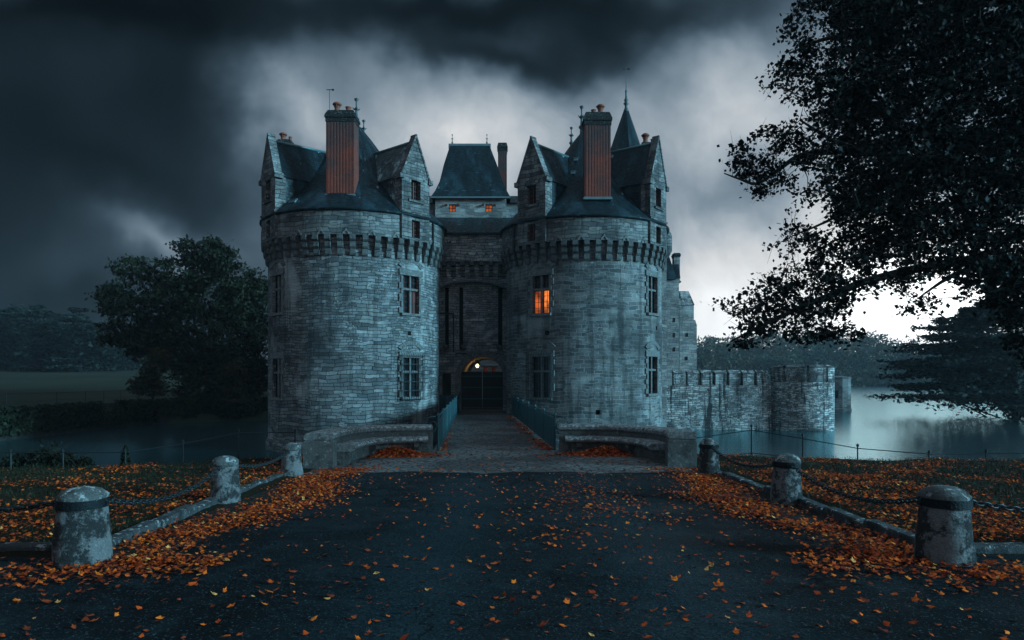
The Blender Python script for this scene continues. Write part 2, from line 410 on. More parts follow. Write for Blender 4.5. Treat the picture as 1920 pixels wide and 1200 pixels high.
bn = t.node('ShaderNodeTexBrick', offset=.5); t.put(bn.inputs['Vector'], uv)
t.put(bn.inputs['Color1'], (.19, .026, .012)); t.put(bn.inputs['Color2'], (.29, .038, .016)); t.put(bn.inputs['Mortar'], (.14, .06, .045))
for k_, v_ in (('Scale', 1), ('Mortar Size', .008), ('Brick Width', .22), ('Row Height', .075)): bn.inputs[k_].default_value = v_
sp = t.node('ShaderNodeSeparateXYZ'); t.l.new(ob, sp.inputs[0])
c = t.mix(t.ramp(t.m('ADD', t.m('MULTIPLY', sp.outputs[2], .10), t.m('MULTIPLY', t.noise(ob, 1.2, 4, .65), 1.2)), 1.85, 2.4, 0, .88), bn.outputs['Color'], (.035, .03, .032))
c = t.mix(t.m('MULTIPLY', t.ramp(t.noise(ob, 9, 6, .75), .66, .72), .8), c, (.5, .52, .5))
t.put(t.p.inputs['Base Color'], c); t.p.inputs['Roughness'].default_value = .85
t.put(t.p.inputs['Normal'], t.bump(t.noise(ob, 14, 4), .5, .03)); M['brick'] = m
M['chcap'] = granite('chimney_cap_stone', (.022, .021, .020), lichen=.25, dark=.7)
M['pot'] = plain('clay_pot', (.28, .09, .06), .8)
M['iron'] = plain('black_iron', (.03, .04, .045), .45, .6, .5, 20)
M['collar'] = plain('dark_wrought_iron', (.010, .014, .017), .6, .3, .5, 14, .2, .5)
M['railing'] = plain('teal_painted_iron', (.026, .082, .096), .45, .1, .35, 6, .4)
M['wood'] = plain('dark_oak', (.018, .015, .014), .7, 0, .5, 6)
M['wframe'] = plain('red_brown_window_wood', (.10, .035, .03), .6, 0, .3)
M['hole_shade'] = plain('painted_hole_shade', (.008, .009, .01), .95)  # near-black colour stands in for shade inside holes, slots and slit windows
M['bark'] = plain('bark', (.035, .032, .03), .9, 0, .5, 5, .1, .8)
m, t = new_mat('old_glass'); t.p.inputs['Base Color'].default_value = (.01, .014, .018, 1); t.p.inputs['Roughness'].default_value = .12
t.p.inputs['Specular IOR Level'].default_value = .22; t.put(t.p.inputs['Normal'], t.bump(t.noise(t.node('ShaderNodeTexCoord').outputs['Object'], 5, 2), .12, .05)); M['glass'] = m
M['lit'] = emit('lit_orange_glass', (1., .18, .028), .8)
M['lit2'] = emit('bright_lit_orange_glass', (1., .24, .04), 1.25)
M['lit_low'] = emit('low_lit_orange_glass', (1., .20, .025), .5)
M['lit_dim'] = emit('dim_red_glass', (1., .13, .03), .05)
M['bulb'] = emit('lamp_glow', (1., .50, .13), 14, 0)
# asphalt
m, t = new_mat('wet_asphalt'); ob = t.node('ShaderNodeTexCoord').outputs['Object']
gr = t.noise(ob, 38, 5, .8); pa = t.noise(ob, .5, 5, .6)
c = t.mix(t.ramp(gr, .3, .7, 0, 1, False), (.001, .003, .004), (.014, .026, .032)); c = t.mix(t.ramp(pa, .4, .62, 0, .65), c, (.0035, .0045, .005))
c = t.mix(t.m('MULTIPLY', t.ramp(t.noise(ob, 2.2, 4, .6), .5, .7), .5), c, (.02, .034, .04))
c = t.mix(t.m('MULTIPLY', t.ramp(t.noise(ob, 60, 2, .5), .62, .70), .8), c, (.10, .14, .16))
spx = t.node('ShaderNodeSeparateXYZ'); t.l.new(ob, spx.inputs[0])
wear_sheen = t.m('ADD', t.m('EXPONENT', t.m('MULTIPLY', t.m('POWER', t.m('SUBTRACT', spx.outputs[0], 1.35), 2), -2.2)), t.m('EXPONENT', t.m('MULTIPLY', t.m('POWER', t.m('ADD', spx.outputs[0], .75), 2), -3.5)))  # tyre-wear bands, with the road's blue sheen painted into their colour
c = t.mix(t.m('MULTIPLY', wear_sheen, t.ramp(gr, .42, .62, .1, .75)), c, (.022, .052, .066))
vk = t.node('ShaderNodeTexVoronoi', feature='DISTANCE_TO_EDGE'); t.put(vk.inputs['Vector'], t.vm('ADD', ob, t.vm('MULTIPLY', t.noise(ob, 1.8, 4, .7, 'Color'), (.9, .9, 0)))); vk.inputs['Scale'].default_value = .42
c = t.mix(t.m('MULTIPLY', t.ramp(vk.outputs['Distance'], .0, .010, .85, 0), t.ramp(t.noise(ob, .4, 2), .45, .55)), c, (.001, .001, .001))
t.put(t.p.inputs['Base Color'], c); t.put(t.p.inputs['Roughness'], t.ramp(pa, .35, .65, .55, .8)); t.p.inputs['Specular IOR Level'].default_value = .08
t.put(t.p.inputs['Normal'], t.bump(t.m('ADD', gr, t.m('MULTIPLY', t.noise(ob, 30, 3), .6)), 1., .02)); M['asphalt'] = m
# cobbles
m, t = new_mat('cobbles'); ob = t.node('ShaderNodeTexCoord').outputs['Object']
vo = t.node('ShaderNodeTexVoronoi', feature='DISTANCE_TO_EDGE'); t.put(vo.inputs['Vector'], t.vm('MULTIPLY', t.vm('ADD', ob, t.vm('MULTIPLY', t.noise(ob, 2, 2, .5, 'Color'), (.2, .2, 0))), (1., 1.25, 0))); vo.inputs['Scale'].default_value = 4.5
vc = t.node('ShaderNodeTexVoronoi'); t.put(vc.inputs['Vector'], t.vm('MULTIPLY', ob, (1, 1.25, 0))); vc.inputs['Scale'].default_value = 4.5
e = t.ramp(vo.outputs['Distance'], .0, .12)
c = t.mix(e, (.014, .014, .014), t.mix(t.noise(ob, 9, 4), (.07, .07, .07), (.42, .415, .41)))
c = t.mix(t.ramp(t.noise(ob, .45, 3), .42, .6, 0, .6), c, (.03, .03, .03))
t.put(t.p.inputs['Base Color'], c); t.p.inputs['Roughness'].default_value = .55; t.p.inputs['Specular IOR Level'].default_value = .35
t.put(t.p.inputs['Normal'], t.bump(t.m('ADD', e, t.m('MULTIPLY', t.noise(ob, 18, 3), .4)), .9, .03)); M['cobble'] = m
# soil/grass ground
m, t = new_mat('turf'); ob = t.node('ShaderNodeTexCoord').outputs['Object']
n1 = t.noise(ob, 2.3, 5, .65); n2 = t.noise(ob, 30, 3, .7)
c = t.mix(n2, (.008, .009, .005), (.026, .026, .014)); c = t.mix(t.ramp(n1, .42, .62, 0, .8), c, (.03, .018, .010))
t.put(t.p.inputs['Base Color'], c); t.p.inputs['Roughness'].default_value = .95; t.p.inputs['Specular IOR Level'].default_value = .1
t.put(t.p.inputs['Normal'], t.bump(n2, .8, .05)); M['turf'] = m
m, t = new_mat('meadow_grass'); ob = t.node('ShaderNodeTexCoord').outputs['Object']
n1 = t.noise(ob, .05, 5, .65); n2 = t.noise(ob, 4, 4, .7)
c = t.mix(n2, (.016, .023, .017), (.030, .040, .029)); c = t.mix(t.ramp(n1, .42, .62, 0, .7), c, (.045, .05, .03))
t.put(t.p.inputs['Base Color'], c); t.p.inputs['Roughness'].default_value = .95; t.p.inputs['Specular IOR Level'].default_value = .1; M['meadow'] = m
M['grassblade'] = foliage('grass_blade', (.014, .018, .007), (.032, .034, .014), 0)
m, t = new_mat('autumn_leaf'); g = t.node('ShaderNodeNewGeometry').outputs['Random Per Island']
cr = t.node('ShaderNodeValToRGB'); t.l.new(g, cr.inputs[0])
cr.color_ramp.interpolation = 'CONSTANT'
els = [(0, (.20, .022, .004)), (.18, (.55, .065, .006)), (.36, (.90, .14, .009)), (.60, (.58, .07, .006)), (.78, (.92, .18, .012)), (.88, (.34, .05, .010)), (.955, (.85, .38, .10))]
while len(cr.color_ramp.elements) < len(els): cr.color_ramp.elements.new(.5)
for e_, (p_, c_) in zip(cr.color_ramp.elements, els): e_.position = p_; e_.color = (*c_, 1)
ob = t.node('ShaderNodeTexCoord').outputs['Object']
t.put(t.p.inputs['Base Color'], t.mix(1.0, cr.outputs[0], t.mix(t.ramp(t.noise(ob, 26, 4, .65), .35, .65), (.35, .32, .32), (1.3, 1.3, 1.3)), 'MULTIPLY'))
t.p.inputs['Roughness'].default_value = .55; t.p.inputs['Specular IOR Level'].default_value = .3; M['leaf'] = m
m, t = new_mat('leaf_on_branch'); t.p.inputs['Roughness'].default_value = .5
g = t.node('ShaderNodeNewGeometry').outputs['Random Per Island']
t.put(t.p.inputs['Base Color'], t.mix(g, (.0025, .005, .005), (.007, .009, .007))); t.p.inputs['Specular IOR Level'].default_value = .05; M['branchleaf'] = m
M['oak'] = foliage('oak_foliage', (.009, .013, .007), (.024, .027, .012), .05)
M['oak_y'] = foliage('yellowing_foliage', (.02, .024, .01), (.055, .045, .016), .1)
M['conifer'] = foliage('cedar_needles', (.006, .013, .012), (.018, .028, .024), .08)
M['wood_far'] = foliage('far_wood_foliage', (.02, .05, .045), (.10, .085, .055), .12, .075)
M['ivy'] = foliage('ivy', (.012, .018, .01), (.03, .038, .02), .1)
# water
m, t = new_mat('lake_water'); ob = t.node('ShaderNodeTexCoord').outputs['Object']
t.p.inputs['Base Color'].default_value = (.003, .014, .02, 1); t.p.inputs['Roughness'].default_value = .6; t.p.inputs['Specular IOR Level'].default_value = 0
wn = t.m('ADD', t.noise(t.vm('MULTIPLY', ob, (.5, 1.2, 1)), .9, 4, .6), t.m('MULTIPLY', t.noise(t.vm('MULTIPLY', ob, (.6, 1.6, 1)), 4, 3, .6), .25))
bw = t.bump(wn, .035, .25); gl = t.node('ShaderNodeBsdfGlossy'); t.put(gl.inputs[0], (.64, .95, 1.0)); gl.inputs['Roughness'].default_value = .19; t.put(gl.inputs['Normal'], bw)
fr = t.node('ShaderNodeFresnel'); fr.inputs[0].default_value = 1.8; wm = t.node('ShaderNodeMixShader'); t.l.new(fr.outputs[0], wm.inputs[0]); t.l.new(t.p.outputs[0], wm.inputs[1]); t.l.new(gl.outputs[0], wm.inputs[2])
t.l.new(wm.outputs[0], t.n['Material Output'].inputs[0]); M['water'] = m
M['sign'] = plain('sign_board', (.02, .022, .025), .5)

# ------------------------------------------------------------------ terrain
WATER = -2.07
def zg(y): return -.03*(min(max(y, 6), 20.)-6)
NEAR = [(-140, -90), (-140, 14.2), (-9, 14.5), (-5.3, 17.3), (-4.9, 19.8), (4.4, 19.8), (5.0, 17.8), (8, 16.4), (26, 16.1), (140, 16.1), (140, -90)]
LEFT = [(-29.6, 14), (-29.6, 48), (-28, 54), (-24, 58), (-14, 61), (-12, 66), (-5, 100), (0, 170), (10, 238), (70, 246), (120, 244), (165, 238), (175, 1500), (-1500, 1500), (-1500, 14)]
RIGHT = [(26, 16), (30, 28), (36, 42), (42, 56), (48, 68), (62, 90), (95, 130), (150, 239), (175, 1500), (1500, 1500), (1500, 16)]
def sdist(poly, x, y):                                       # signed distance, negative inside (vectorised)
    d = np.full(x.shape, 1e9); ins = np.zeros(x.shape, bool); n = len(poly)
    for i in range(n):
        (x0, y0), (x1, y1) = poly[i], poly[(i+1) % n]
        ex, ey = x1-x0, y1-y0
        tt = np.clip(((x-x0)*ex+(y-y0)*ey)/(ex*ex+ey*ey), 0, 1)
        d = np.minimum(d, np.hypot(x-x0-tt*ex, y-y0-tt*ey))
        c = ((y0 > y) != (y1 > y)) & (x < ex*(y-y0)/(ey if ey else 1e-9)+x0)
        ins ^= c
    return np.where(ins, -d, d)
def sstep(a, b, v):
    t_ = np.clip((v-a)/(b-a), 0, 1); return t_*t_*(3-2*t_)
def ground_z(x, y):
    x = np.asarray(x, float); y = np.asarray(y, float)
    zn = -.03*(np.clip(y, 6, 20)-6)
    lawn = ((np.abs(x) > 4.1) & (y > 6.65)).astype(float)
    zn = zn+.06*lawn-.012
    a = sstep(.9, -.1, sdist(NEAR, x, y))
    zl = -.4+3.4*sstep(52, 170, y)*sstep(20, -15, x)+10*sstep(200, 420, y)*sstep(-20, -120, x)+14*sstep(246, 330, y)*sstep(-10, 60, x)
    b = sstep(.6, -.4, sdist(LEFT, x, y))
    zr = -1.3+1.2*sstep(0, 30, -sdist(RIGHT, x, y))+8*sstep(60, 300, x-.6*y)
    c = sstep(1.5, -2.5, sdist(RIGHT, x, y))
    bed = -3.4
    z = np.maximum.reduce([bed+(zn-bed)*a, bed+(zl-bed)*b, bed+(zr-bed)*c])
    return z
xs = np.unique(np.concatenate([np.linspace(-1400, -80, 34), np.linspace(-80, -12, 69), np.linspace(-12, 12, 73), np.linspace(12, 80, 69), np.linspace(80, 1400, 40)]))
ys = np.unique(np.concatenate([np.linspace(-80, 5, 12), np.linspace(5, 21, 65), np.linspace(21, 70, 50), np.linspace(70, 330, 66), np.linspace(330, 1400, 24)]))
gx, gy = np.meshgrid(xs, ys); gz = ground_z(gx, gy)
gz = gz+np.where((gy > 6.6) & (np.abs(gx) > 4.2) & (gz > -1.5), .02*np.sin(gx*3.1+gy*1.3)+.015*np.sin(gy*5.3-gx*2.2), 0)
nx, ny = len(xs), len(ys)
idx = np.arange(nx*ny).reshape(ny, nx)
F = np.stack([idx[:-1, :-1], idx[:-1, 1:], idx[1:, 1:], idx[1:, :-1]], -1).reshape(-1, 4)
go = np_mesh('ground', np.stack([gx, gy, gz], -1).reshape(-1, 3), F, M['turf'], smooth=True)
go.data.materials.append(M['meadow'])
fc = gy[:-1, :-1].ravel() > 40
go.data.polygons.foreach_set('material_index', fc.astype(np.int32))
tag(go, kind='structure')
b = MB(); b.quad([(-1400, 8, WATER), (1400, 8, WATER), (1400, 1200, WATER), (-1400, 1200, WATER)]); tag(b.build('water', M['water']), kind='structure')
# asphalt: crossing strip near the camera plus the drive
def strip(name, x0f, x1f, y0, y1, ny_, nx_, mat, dz):
    V, F = [], []
    for j in range(ny_+1):
        y = y0+(y1-y0)*j/ny_
        for i in range(nx_+1):
            x = x0f(y)+(x1f(y)-x0f(y))*i/nx_
            V.append((x, y, zg(y)+dz))
    for j in range(ny_):
        for i in range(nx_):
            a = j*(nx_+1)+i; F.append((a, a+1, a+nx_+2, a+nx_+1))
    return np_mesh(name, V, F, mat)
wig = lambda y, s: .10*math.sin(y*1.7+s)+.06*math.sin(y*4.1+s*2)
roadV = strip('road', lambda y: (-3.35+wig(y, 1)) if y > 6.4 else (-60 if y < 5.9 else -60+56.6*(y-5.9)/.5), lambda y: (3.35+wig(y, 4)) if y > 6.4 else (60 if y < 5.9 else 60-56.6*(y-5.9)/.5), -40, 13.95, 140, 24, M['asphalt'], .008)
co_ = [v for v in roadV.data.vertices if v.co.y > 13.9]
for v in co_: v.co.y += .10*math.sin(v.co.x*2.3)+.07*math.sin(v.co.x*5.9+1)-.04
tag(roadV, kind='structure')
tag(strip('path', lambda y: -4.15 if y < 19.4 else -4.0, lambda y: 3.75, 13.6, 19.75, 30, 10, M['cobble'], .004), kind='structure')
m_ = plain('leaf_litter_soil', (.010, .008, .006), .95, 0, .5, 14)
tag(strip('verge', lambda y: -4.0, lambda y: 4.0, 6.4, 13.95, 30, 8, m_, .0035), kind='structure')

# kerbs
def kerb(name, pts):
    b = MB()
    for i in range(len(pts)-1):
        a, c = Vector((*pts[i], 0)), Vector((*pts[i+1], 0)); n = max(1, round((c-a).length/.95))
        for k in range(n):
            p, q = a.lerp(c, k/n), a.lerp(c, (k+1)/n); mid = (p+q)/2; d = q-p
            b.box((mid.x+random.uniform(-.012, .012), mid.y, zg(mid.y)+.005+random.uniform(-.014, .014)), (d.length-.012, .17, .17), math.atan2(d.y, d.x)+random.uniform(-.012, .012), .97, .018)
    o = b.build(name, M['kerb']); return tag(o, kind='structure')
kerb('kerb', [(-9.5, 6.9), (-4.1, 6.72), (-4.12, 8.), (-4.28, 10.2), (-4.36, 13.9)])
kerb('kerb', [(9.5, 6.9), (4.15, 6.72), (4.12, 8.), (4.08, 10), (3.98, 14.)])

# ------------------------------------------------------------------ window maker
def frame_at(c, th, R):
    """frame on a round tower: origin, right, up, outward"""
    n = Vector((math.sin(th), -math.cos(th), 0)); r = Vector((math.cos(th), math.sin(th), 0))
    return Vector((c[0], c[1], 0))+n*R, r, Vector((0, 0, 1)), n
def cross_window(parent, fr, wd, z0, z1, lit=(0, 0), grille=False, arch=True, label=None, transom=.64, glz=4):
    o, r, u, n = fr; hw = wd/2
    b = MB(); T = .10; zt = z0+(z1-z0)*transom
    b.obox(o, r, u, n, -T/2, T/2, z0, z1, -.30, -.07)
    b.obox(o, r, u, n, -hw, -T/2, zt-T/2, zt+T/2, -.30, -.08); b.obox(o, r, u, n, T/2, hw, zt-T/2, zt+T/2, -.30, -.08)
    # dressed surround: lintel, jamb blocks
    b.obox(o, r, u, n, -hw-.24, hw+.24, z1, z1+.30, -.25, .018)
    zz = z0
    k = 0
    while zz < z1-.05:
        h = min(random.uniform(.24, .4), z1-zz)
        e = .13 if k % 2 else .26
        b.obox(o, r, u, n, -hw-e, -hw, zz, zz+h-.012, -.25, .014); b.obox(o, r, u, n, hw, hw+.39-e, zz, zz+h-.012, -.25, .014)
        zz += h; k += 1
    if arch:
        rr = hw+.22; zc = z1+.30-rr*.35
        for i in range(13):
            a0 = R_(22+136*i/13); a1 = R_(22+136*(i+1)/13)-.018
            for_ = [(rr*1.0, a0), (rr*1.0, a1), (rr*1.34, a1), (rr*1.34, a0)]
            P = [o+r*(q*math.cos(a))+u*(zc+q*math.sin(a)*.8+.02) for q, a in for_]
            if min(p.z for p in P) < z1+.30: continue
            b.extrude([p+n*.016 for p in P], n*-.2)
    win = b.build('window', M['dress'], parent)
    if label: win['label'] = label
    s = MB(); s.obox(o, r, u, n, -hw-.14, hw+.14, z0-.13, z0, -.25, .10); s.build('sill', M['dress'], win)
    g = MB(); D = -.23
    cells = [(-hw, -T/2, z0, zt-T/2, 0), (T/2, hw, z0, zt-T/2, 1), (-hw, -T/2, zt+T/2, z1, 2), (T/2, hw, zt+T/2, z1, 2)]
    for side in (0, 1, 2):
        q = MB()
        for a, c, d, e, sd_ in cells:
            if sd_ == side: q.quad([o+r*a+u*d+n*D, o+r*c+u*d+n*D, o+r*c+u*e+n*D, o+r*a+u*e+n*D])
        lv = lit[side] if side < 2 else 0
        q.build('pane', {0: M['glass'], 1: M['lit_dim'], 2: M['lit'], 3: M['lit2']}[lv], win)
    for a, c, d, e, _ in cells:
        f = .035
        g.obox(o, r, u, n, a, a+f, d, e, D+.005, D+.05); g.obox(o, r, u, n, c-f, c, d, e, D+.005, D+.05)
        g.obox(o, r, u, n, a+f, c-f, d, d+f, D+.005, D+.05); g.obox(o, r, u, n, a+f, c-f, e-f, e, D+.005, D+.05)
        m2 = (a+c)/2; g.obox(o, r, u, n, m2-.009, m2+.009, d+f, e-f, D+.008, D+.03)
        nb_ = max(2, round((e-d)/.3))
        for k in range(1, nb_):
            y = d+(e-d)*k/nb_; g.obox(o, r, u, n, a+f, c-f, y-.009, y+.009, D+.006, D+.032)
    g.build('glazing_bar', M['wframe'] if max(lit) else M['iron'], win)
    if grille:
        q = MB(); e = hw+.22; za, zb = z0-.1, z1+.12
        nbar = 11
        for k in range(nbar):
            x = -e+2*e*k/(nbar-1)
            q.tube([o+r*x+u*(za-.06)+n*.20, o+r*x+u*(zb)+n*.20, o+r*x+u*(zb+.2)+n*.13], [.013, .013, .004], 5)
        for k in range(6):
            z = za+(zb-za)*k/5
            q.obox(o, r, u, n, -e, e, z-.012, z+.012, .185, .205)
            for sx_ in (-e, e): q.obox(o, r, u, n, sx_-.012, sx_+.012, z-.012, z+.012, -.05, .2)
        for sx_ in (-1, 1):
            for k in (1, 2):
                q.tube([o+r*(sx_*e)+u*(za-.04)+n*(.2*k/3), o+r*(sx_*e)+u*zb+n*(.2*k/3)], .011, 5)
        q.build('grille', M['iron'], win)
    return win

# ------------------------------------------------------------------ finial / pot / chimney
def finial_mb(p, h, s=1.0):
    b = MB()
    prof = [(.20, 0), (.17, .08), (.10, .16), (.085, .30), (.15, .34), (.15, .38), (.075, .42), (.06, .62), (.12, .66), (.035, .72), (.04, .88), (.09, .92), (.075, .97), (.0, 1.0)]
    b.lathe([(r*s*h*.58, z*h) for r, z in prof], p, 10)
    for a in range(4):                                       # little leaves round the stem
        an = a*math.pi/2+.4
        for z, e in ((.64, .17), (.92, .09)):
            q = Vector(p)+Vector((0, 0, z*h)); d = Vector((math.cos(an), math.sin(an), 0))*e*h*.42*s*1.6
            b.tube([q, q+d*.6, q+d+Vector((0, 0, .05*h))], [.025*h*s, .022*h*s, .008*h*s], 5)
    return b
def pot_mb(p, h, r, hood=False):
    b = MB()
    b.lathe([(r*1.1, 0), (r*1.1, h*.1), (r*.95, h*.14), (r*.85, h*.7), (r*1.05, h*.74), (r*1.05, h*.82), (r*.9, h*.84), (r*.75, h*.84)], p, 12)
    if hood:
        b.lathe([(r*1.5, h*1.0), (r*1.55, h*1.12), (r*.9, h*1.3), (0, h*1.42)], p, 8)
        for k in range(4):
            a = k*math.pi/2; q = Vector(p)+Vector((math.cos(a)*r, math.sin(a)*r, 0))
            b.tube([q+Vector((0, 0, h*.8)), q+Vector((0, 0, h*1.05))], r*.13, 4)
    return b
def chimney(parent, x0, x1, y0, y1, z0, z1, ribs, capz, pots, mat=None, rot=0):
    mat = mat or M['brick']
    b = MB(); loop = []
    wv_ = x1-x0
    def side(ax, ay, bx, by, nr):
        d = Vector((bx-ax, by-ay)); ln = d.length; d.normalize(); nrm = Vector((d.y, -d.x))
        if nr == 0: loop.append((ax, ay)); return
        st_ = ln/nr
        for k in range(nr):
            for f_, o_ in ((0, 0), (.28, 0), (.36, .012), (.92, .012)):
                q = Vector((ax, ay))+d*(st_*(k+f_))+nrm*o_; loop.append((q.x, q.y))
    side(x0, y0, x1, y0, ribs); side(x1, y0, x1, y1, max(1, int(ribs*.5))); side(x1, y1, x0, y1, 0); side(x0, y1, x0, y0, max(1, int(ribs*.5)))
    n = len(loop)
    u = 0
    for i in range(n):
        (ax, ay), (bx, by) = loop[i], loop[(i+1) % n]; l_ = math.hypot(bx-ax, by-ay)
        zs = [z0, (z0+z1)/2, z1]
        for k in range(2): b.quad([(ax, ay, zs[k]), (bx, by, zs[k]), (bx, by, zs[k+1]), (ax, ay, zs[k+1])], [(u, zs[k]), (u+l_, zs[k]), (u+l_, zs[k+1]), (u, zs[k+1])])
        u += l_
    ch = b.build('chimney', mat, parent)
    cx, cy = (x0+x1)/2, (y0+y1)/2; wx, wy = x1-x0, y1-y0
    c = MB(); hc = capz-z1
    c.box((cx, cy, z1+hc*.16), (wx+.07, wy+.07, hc*.32), 0, 1.0, .02)
    c.box((cx, cy, z1+hc*.46), (wx+.15, wy+.15, hc*.28), 0, 1.0, .03)
    c.box((cx, cy, z1+hc*.8), (wx+.10, wy+.10, hc*.4), 0, .86, .02)
    c.build('chimney_cap', M['chcap'], ch)
    for px_, h, r, hood in pots: pot_mb((px_, cy, capz-.02), h, r, hood).build('chimney_pot', M['pot'] if not hood else M['pot'], ch, True)
    f = MB(); f.box((cx, cy-.02, z0+.08), (wx+.16, wy+.12, .16), 0, .98, .03); f.build('flashing', M['lead'], ch)
    return ch

# ------------------------------------------------------------------ round tower
def tower(label, c, Rs, Rp, mat, pmat, wins, dorm, chim, holes, corb_skip=None, litdorm=None, slateA=('slate', 'slate'), fin=None, seed=0):
    root = thing('castle_tower', (c[0], c[1], WATER-.6), label, 'tower', 'round towers of the castle')
    Zc = lambda h: h+CAM_H
    H_corb, H_eave, H_apex = Zc(6.80), Zc(8.05), Zc(13.75)
    # shaft with real window openings
    hs = []
    for th, wd, z0, z1, *_ in wins:
        hwid = wd/2/Rs; hs.append((th-hwid, th+hwid, Zc(z0), Zc(z1), .45))
    for th, z, s in holes: hs.append((th-s/Rs, th+s/Rs, Zc(z)-s, Zc(z)+s, .4))
    fn = lambda a, z, d: (c[0]+(Rs+d+max(0, (-1.6-z))*.02)*math.sin(a), c[1]-(Rs+d+max(0, (-1.6-z))*.02)*math.cos(a), z)
    b = MB()
    S = [R_(x) for x in np.arange(-180, 180.1, 3)]; T = list(np.linspace(WATER-.6, H_corb-.02, 14))
    b.grid_wall(fn, S, T, hs, .45, lambda a, z: (a*Rs, z)); wall = b.build('wall', mat, root)
    for p in wall.data.polygons: p.use_smooth = False
    for th, z, s in holes:
        q = MB(); A = [fn(th-s/Rs, Zc(z)-s, -.38), fn(th+s/Rs, Zc(z)-s, -.38), fn(th+s/Rs, Zc(z)+s, -.38), fn(th-s/Rs, Zc(z)+s, -.38)]; q.quad(A); q.build('putlog_hole', M['hole_shade'], root)
    fb = MB(); fb.lathe([(Rs+.13, WATER-.6), (Rs+.12, WATER+.35), (Rs+.02, WATER+.55)], (c[0], c[1], 0), 90); fb.build('plinth', mat, root)
    # windows
    for th, wd, z0, z1, lit, gr, lb in wins: cross_window(root, frame_at(c, th, Rs), wd, Zc(z0), Zc(z1), lit, gr, True, lb)
    # machicolation: ring of stepped corbels
    N = 50; pitch = 2*math.pi/N; d = Rp-Rs
    for k in range(N):
        th = -math.pi+pitch*(k+.5)
        if abs(th) > R_(118): continue
        o, r, u, n = frame_at(c, th, Rs); q = MB()
        for i in range(3):
            z0 = H_corb-.98+.33*i; e = (d+.06)*(.42+.29*i)
            q.obox(o, r, u, n, -.135, .135, z0+.10, z0+.325, -.05, e)
            P = [o+r*-.135+u*(z0+.10)+n*e*.99, o+r*-.135+u*(z0+.02)+n*e*.72, o+r*-.135+u*(z0+.02)+n*-.05, o+r*-.135+u*(z0+.10)+n*-.05]
            q.extrude(P, r*.27)
        q.build('corbel', M['corbel'], root)
    # parapet with its own windows under the dormers
    hp = []
    for th, *_ in dorm: hp.append((th-.27/Rp*1.15, th+.27/Rp*1.15, H_corb+.14, H_corb+1.02, .3))
    fp = lambda a, z, dd: (c[0]+(Rp+dd)*math.sin(a), c[1]-(Rp+dd)*math.cos(a), z)
    b = MB(); b.grid_wall(fp, S, list(np.linspace(H_corb, H_eave, 5)), hp, .3, lambda a, z: (a*Rp, z))
    for k in range(len(S)-1):                                 # underside
        b.quad([fp(S[k+1], H_corb, 0), fp(S[k], H_corb, 0), fp(S[k], H_corb, -d-.1), fp(S[k+1], H_corb, -d-.1)])
    b.build('parapet', pmat, root)
    for k in range(0, N, 2):                                  # carved trefoil heads over every second gap
        th = -math.pi+pitch*k
        if abs(th) > R_(112): continue
        if any(abs(th-x[0]) < R_(9) for x in dorm): continue
        o, r, u, n = frame_at(c, th, Rp); q = MB()
        A = [(-.17, 0), (-.17, .10), (-.10, .14), (0, .30), (.10, .14), (.17, .10), (.17, 0), (.10, 0), (.07, .09), (0, .16), (-.07, .09), (-.10, 0)]
        for i in range(len(A)//2-1):
            P = [A[i], A[i+1], A[-2-i], A[-1-i]]
            q.extrude([o+r*x+u*(H_corb+y)+n*.035 for x, y in P], n*-.06)
        q.build('carved_moulding', M['dress'], root)
    # roof: flared cone with a short ridge
    b = MB(); H = H_apex-H_eave; Re = Rp+.16
    prof = [(Re-.10, -.10), (Re, -.06), (Re, 0)]
    for k in range(1, 15):
        f = k/14; lin = Re*(1-f)+.14*f; prof.append((max(.14, lin-.55*math.sin(math.pi*min(1, f*1.15))*.5*(1-f*.5)), H*f))
    b.lathe(prof, (c[0], c[1], H_eave), 96); rf = b.build('roof', M['slate'], root, True)
    rs = random.Random(seed)
    rad = lambda z: np.interp(z-H_eave, [p[1] for p in prof[2:]], [p[0] for p in prof[2:]])
    for k in range(12):                                       # small vent slates that catch the sky
        th = R_(rs.uniform(-60, 60)); z = H_eave+rs.choice([.35, .45, 2.0, 2.7, 3.6])
        if any(abs(th-x[0]) < R_(17) and z < H_eave+4 for x in dorm) or abs(th-chim[7]) < R_(14): continue
        o, r, u, n = frame_at(c, th, rad(z)); s_ = .05
        g = MB(); g.obox(o+u*z, r, (u*.8-n*.6), (n*.8+u*.6), -.11, .11, 0, .2, -.03, .05)
        g.obox(o+u*z, r, (u*.8-n*.6), (n*.8+u*.6), -.15, .15, .2, .24, -.03, .07); g.build('vent_slate', M['lead'], rf)
    for (p, h) in fin: finial_mb(p, h).build('finial', M['finial'], rf, True)
    # dormers
    for (th, hw, sh, ap, lit, roofm) in dorm:
        o, r, u, n = frame_at(c, th, Rp+.035)
        zs, za = Zc(sh), Zc(ap); z0 = H_eave-.05
        zw0, zw1 = Zc(8.85), Zc(9.82); ww = .31
        b = MB()
        # gable wall with opening
        def fnw(a, z, dd): return o+r*a+u*z+n*dd
        b.grid_wall(fnw, [-hw, -.5*hw, .5*hw, hw], [H_corb+.02, H_corb+.6, z0, zs], [(-ww, ww, zw0, zw1, .3), (-.27, .27, H_corb+.14, H_corb+1.02, .33)], .3)
        b.quad([fnw(-hw, zs, 0), fnw(hw, zs, 0), fnw(0, za, 0)])
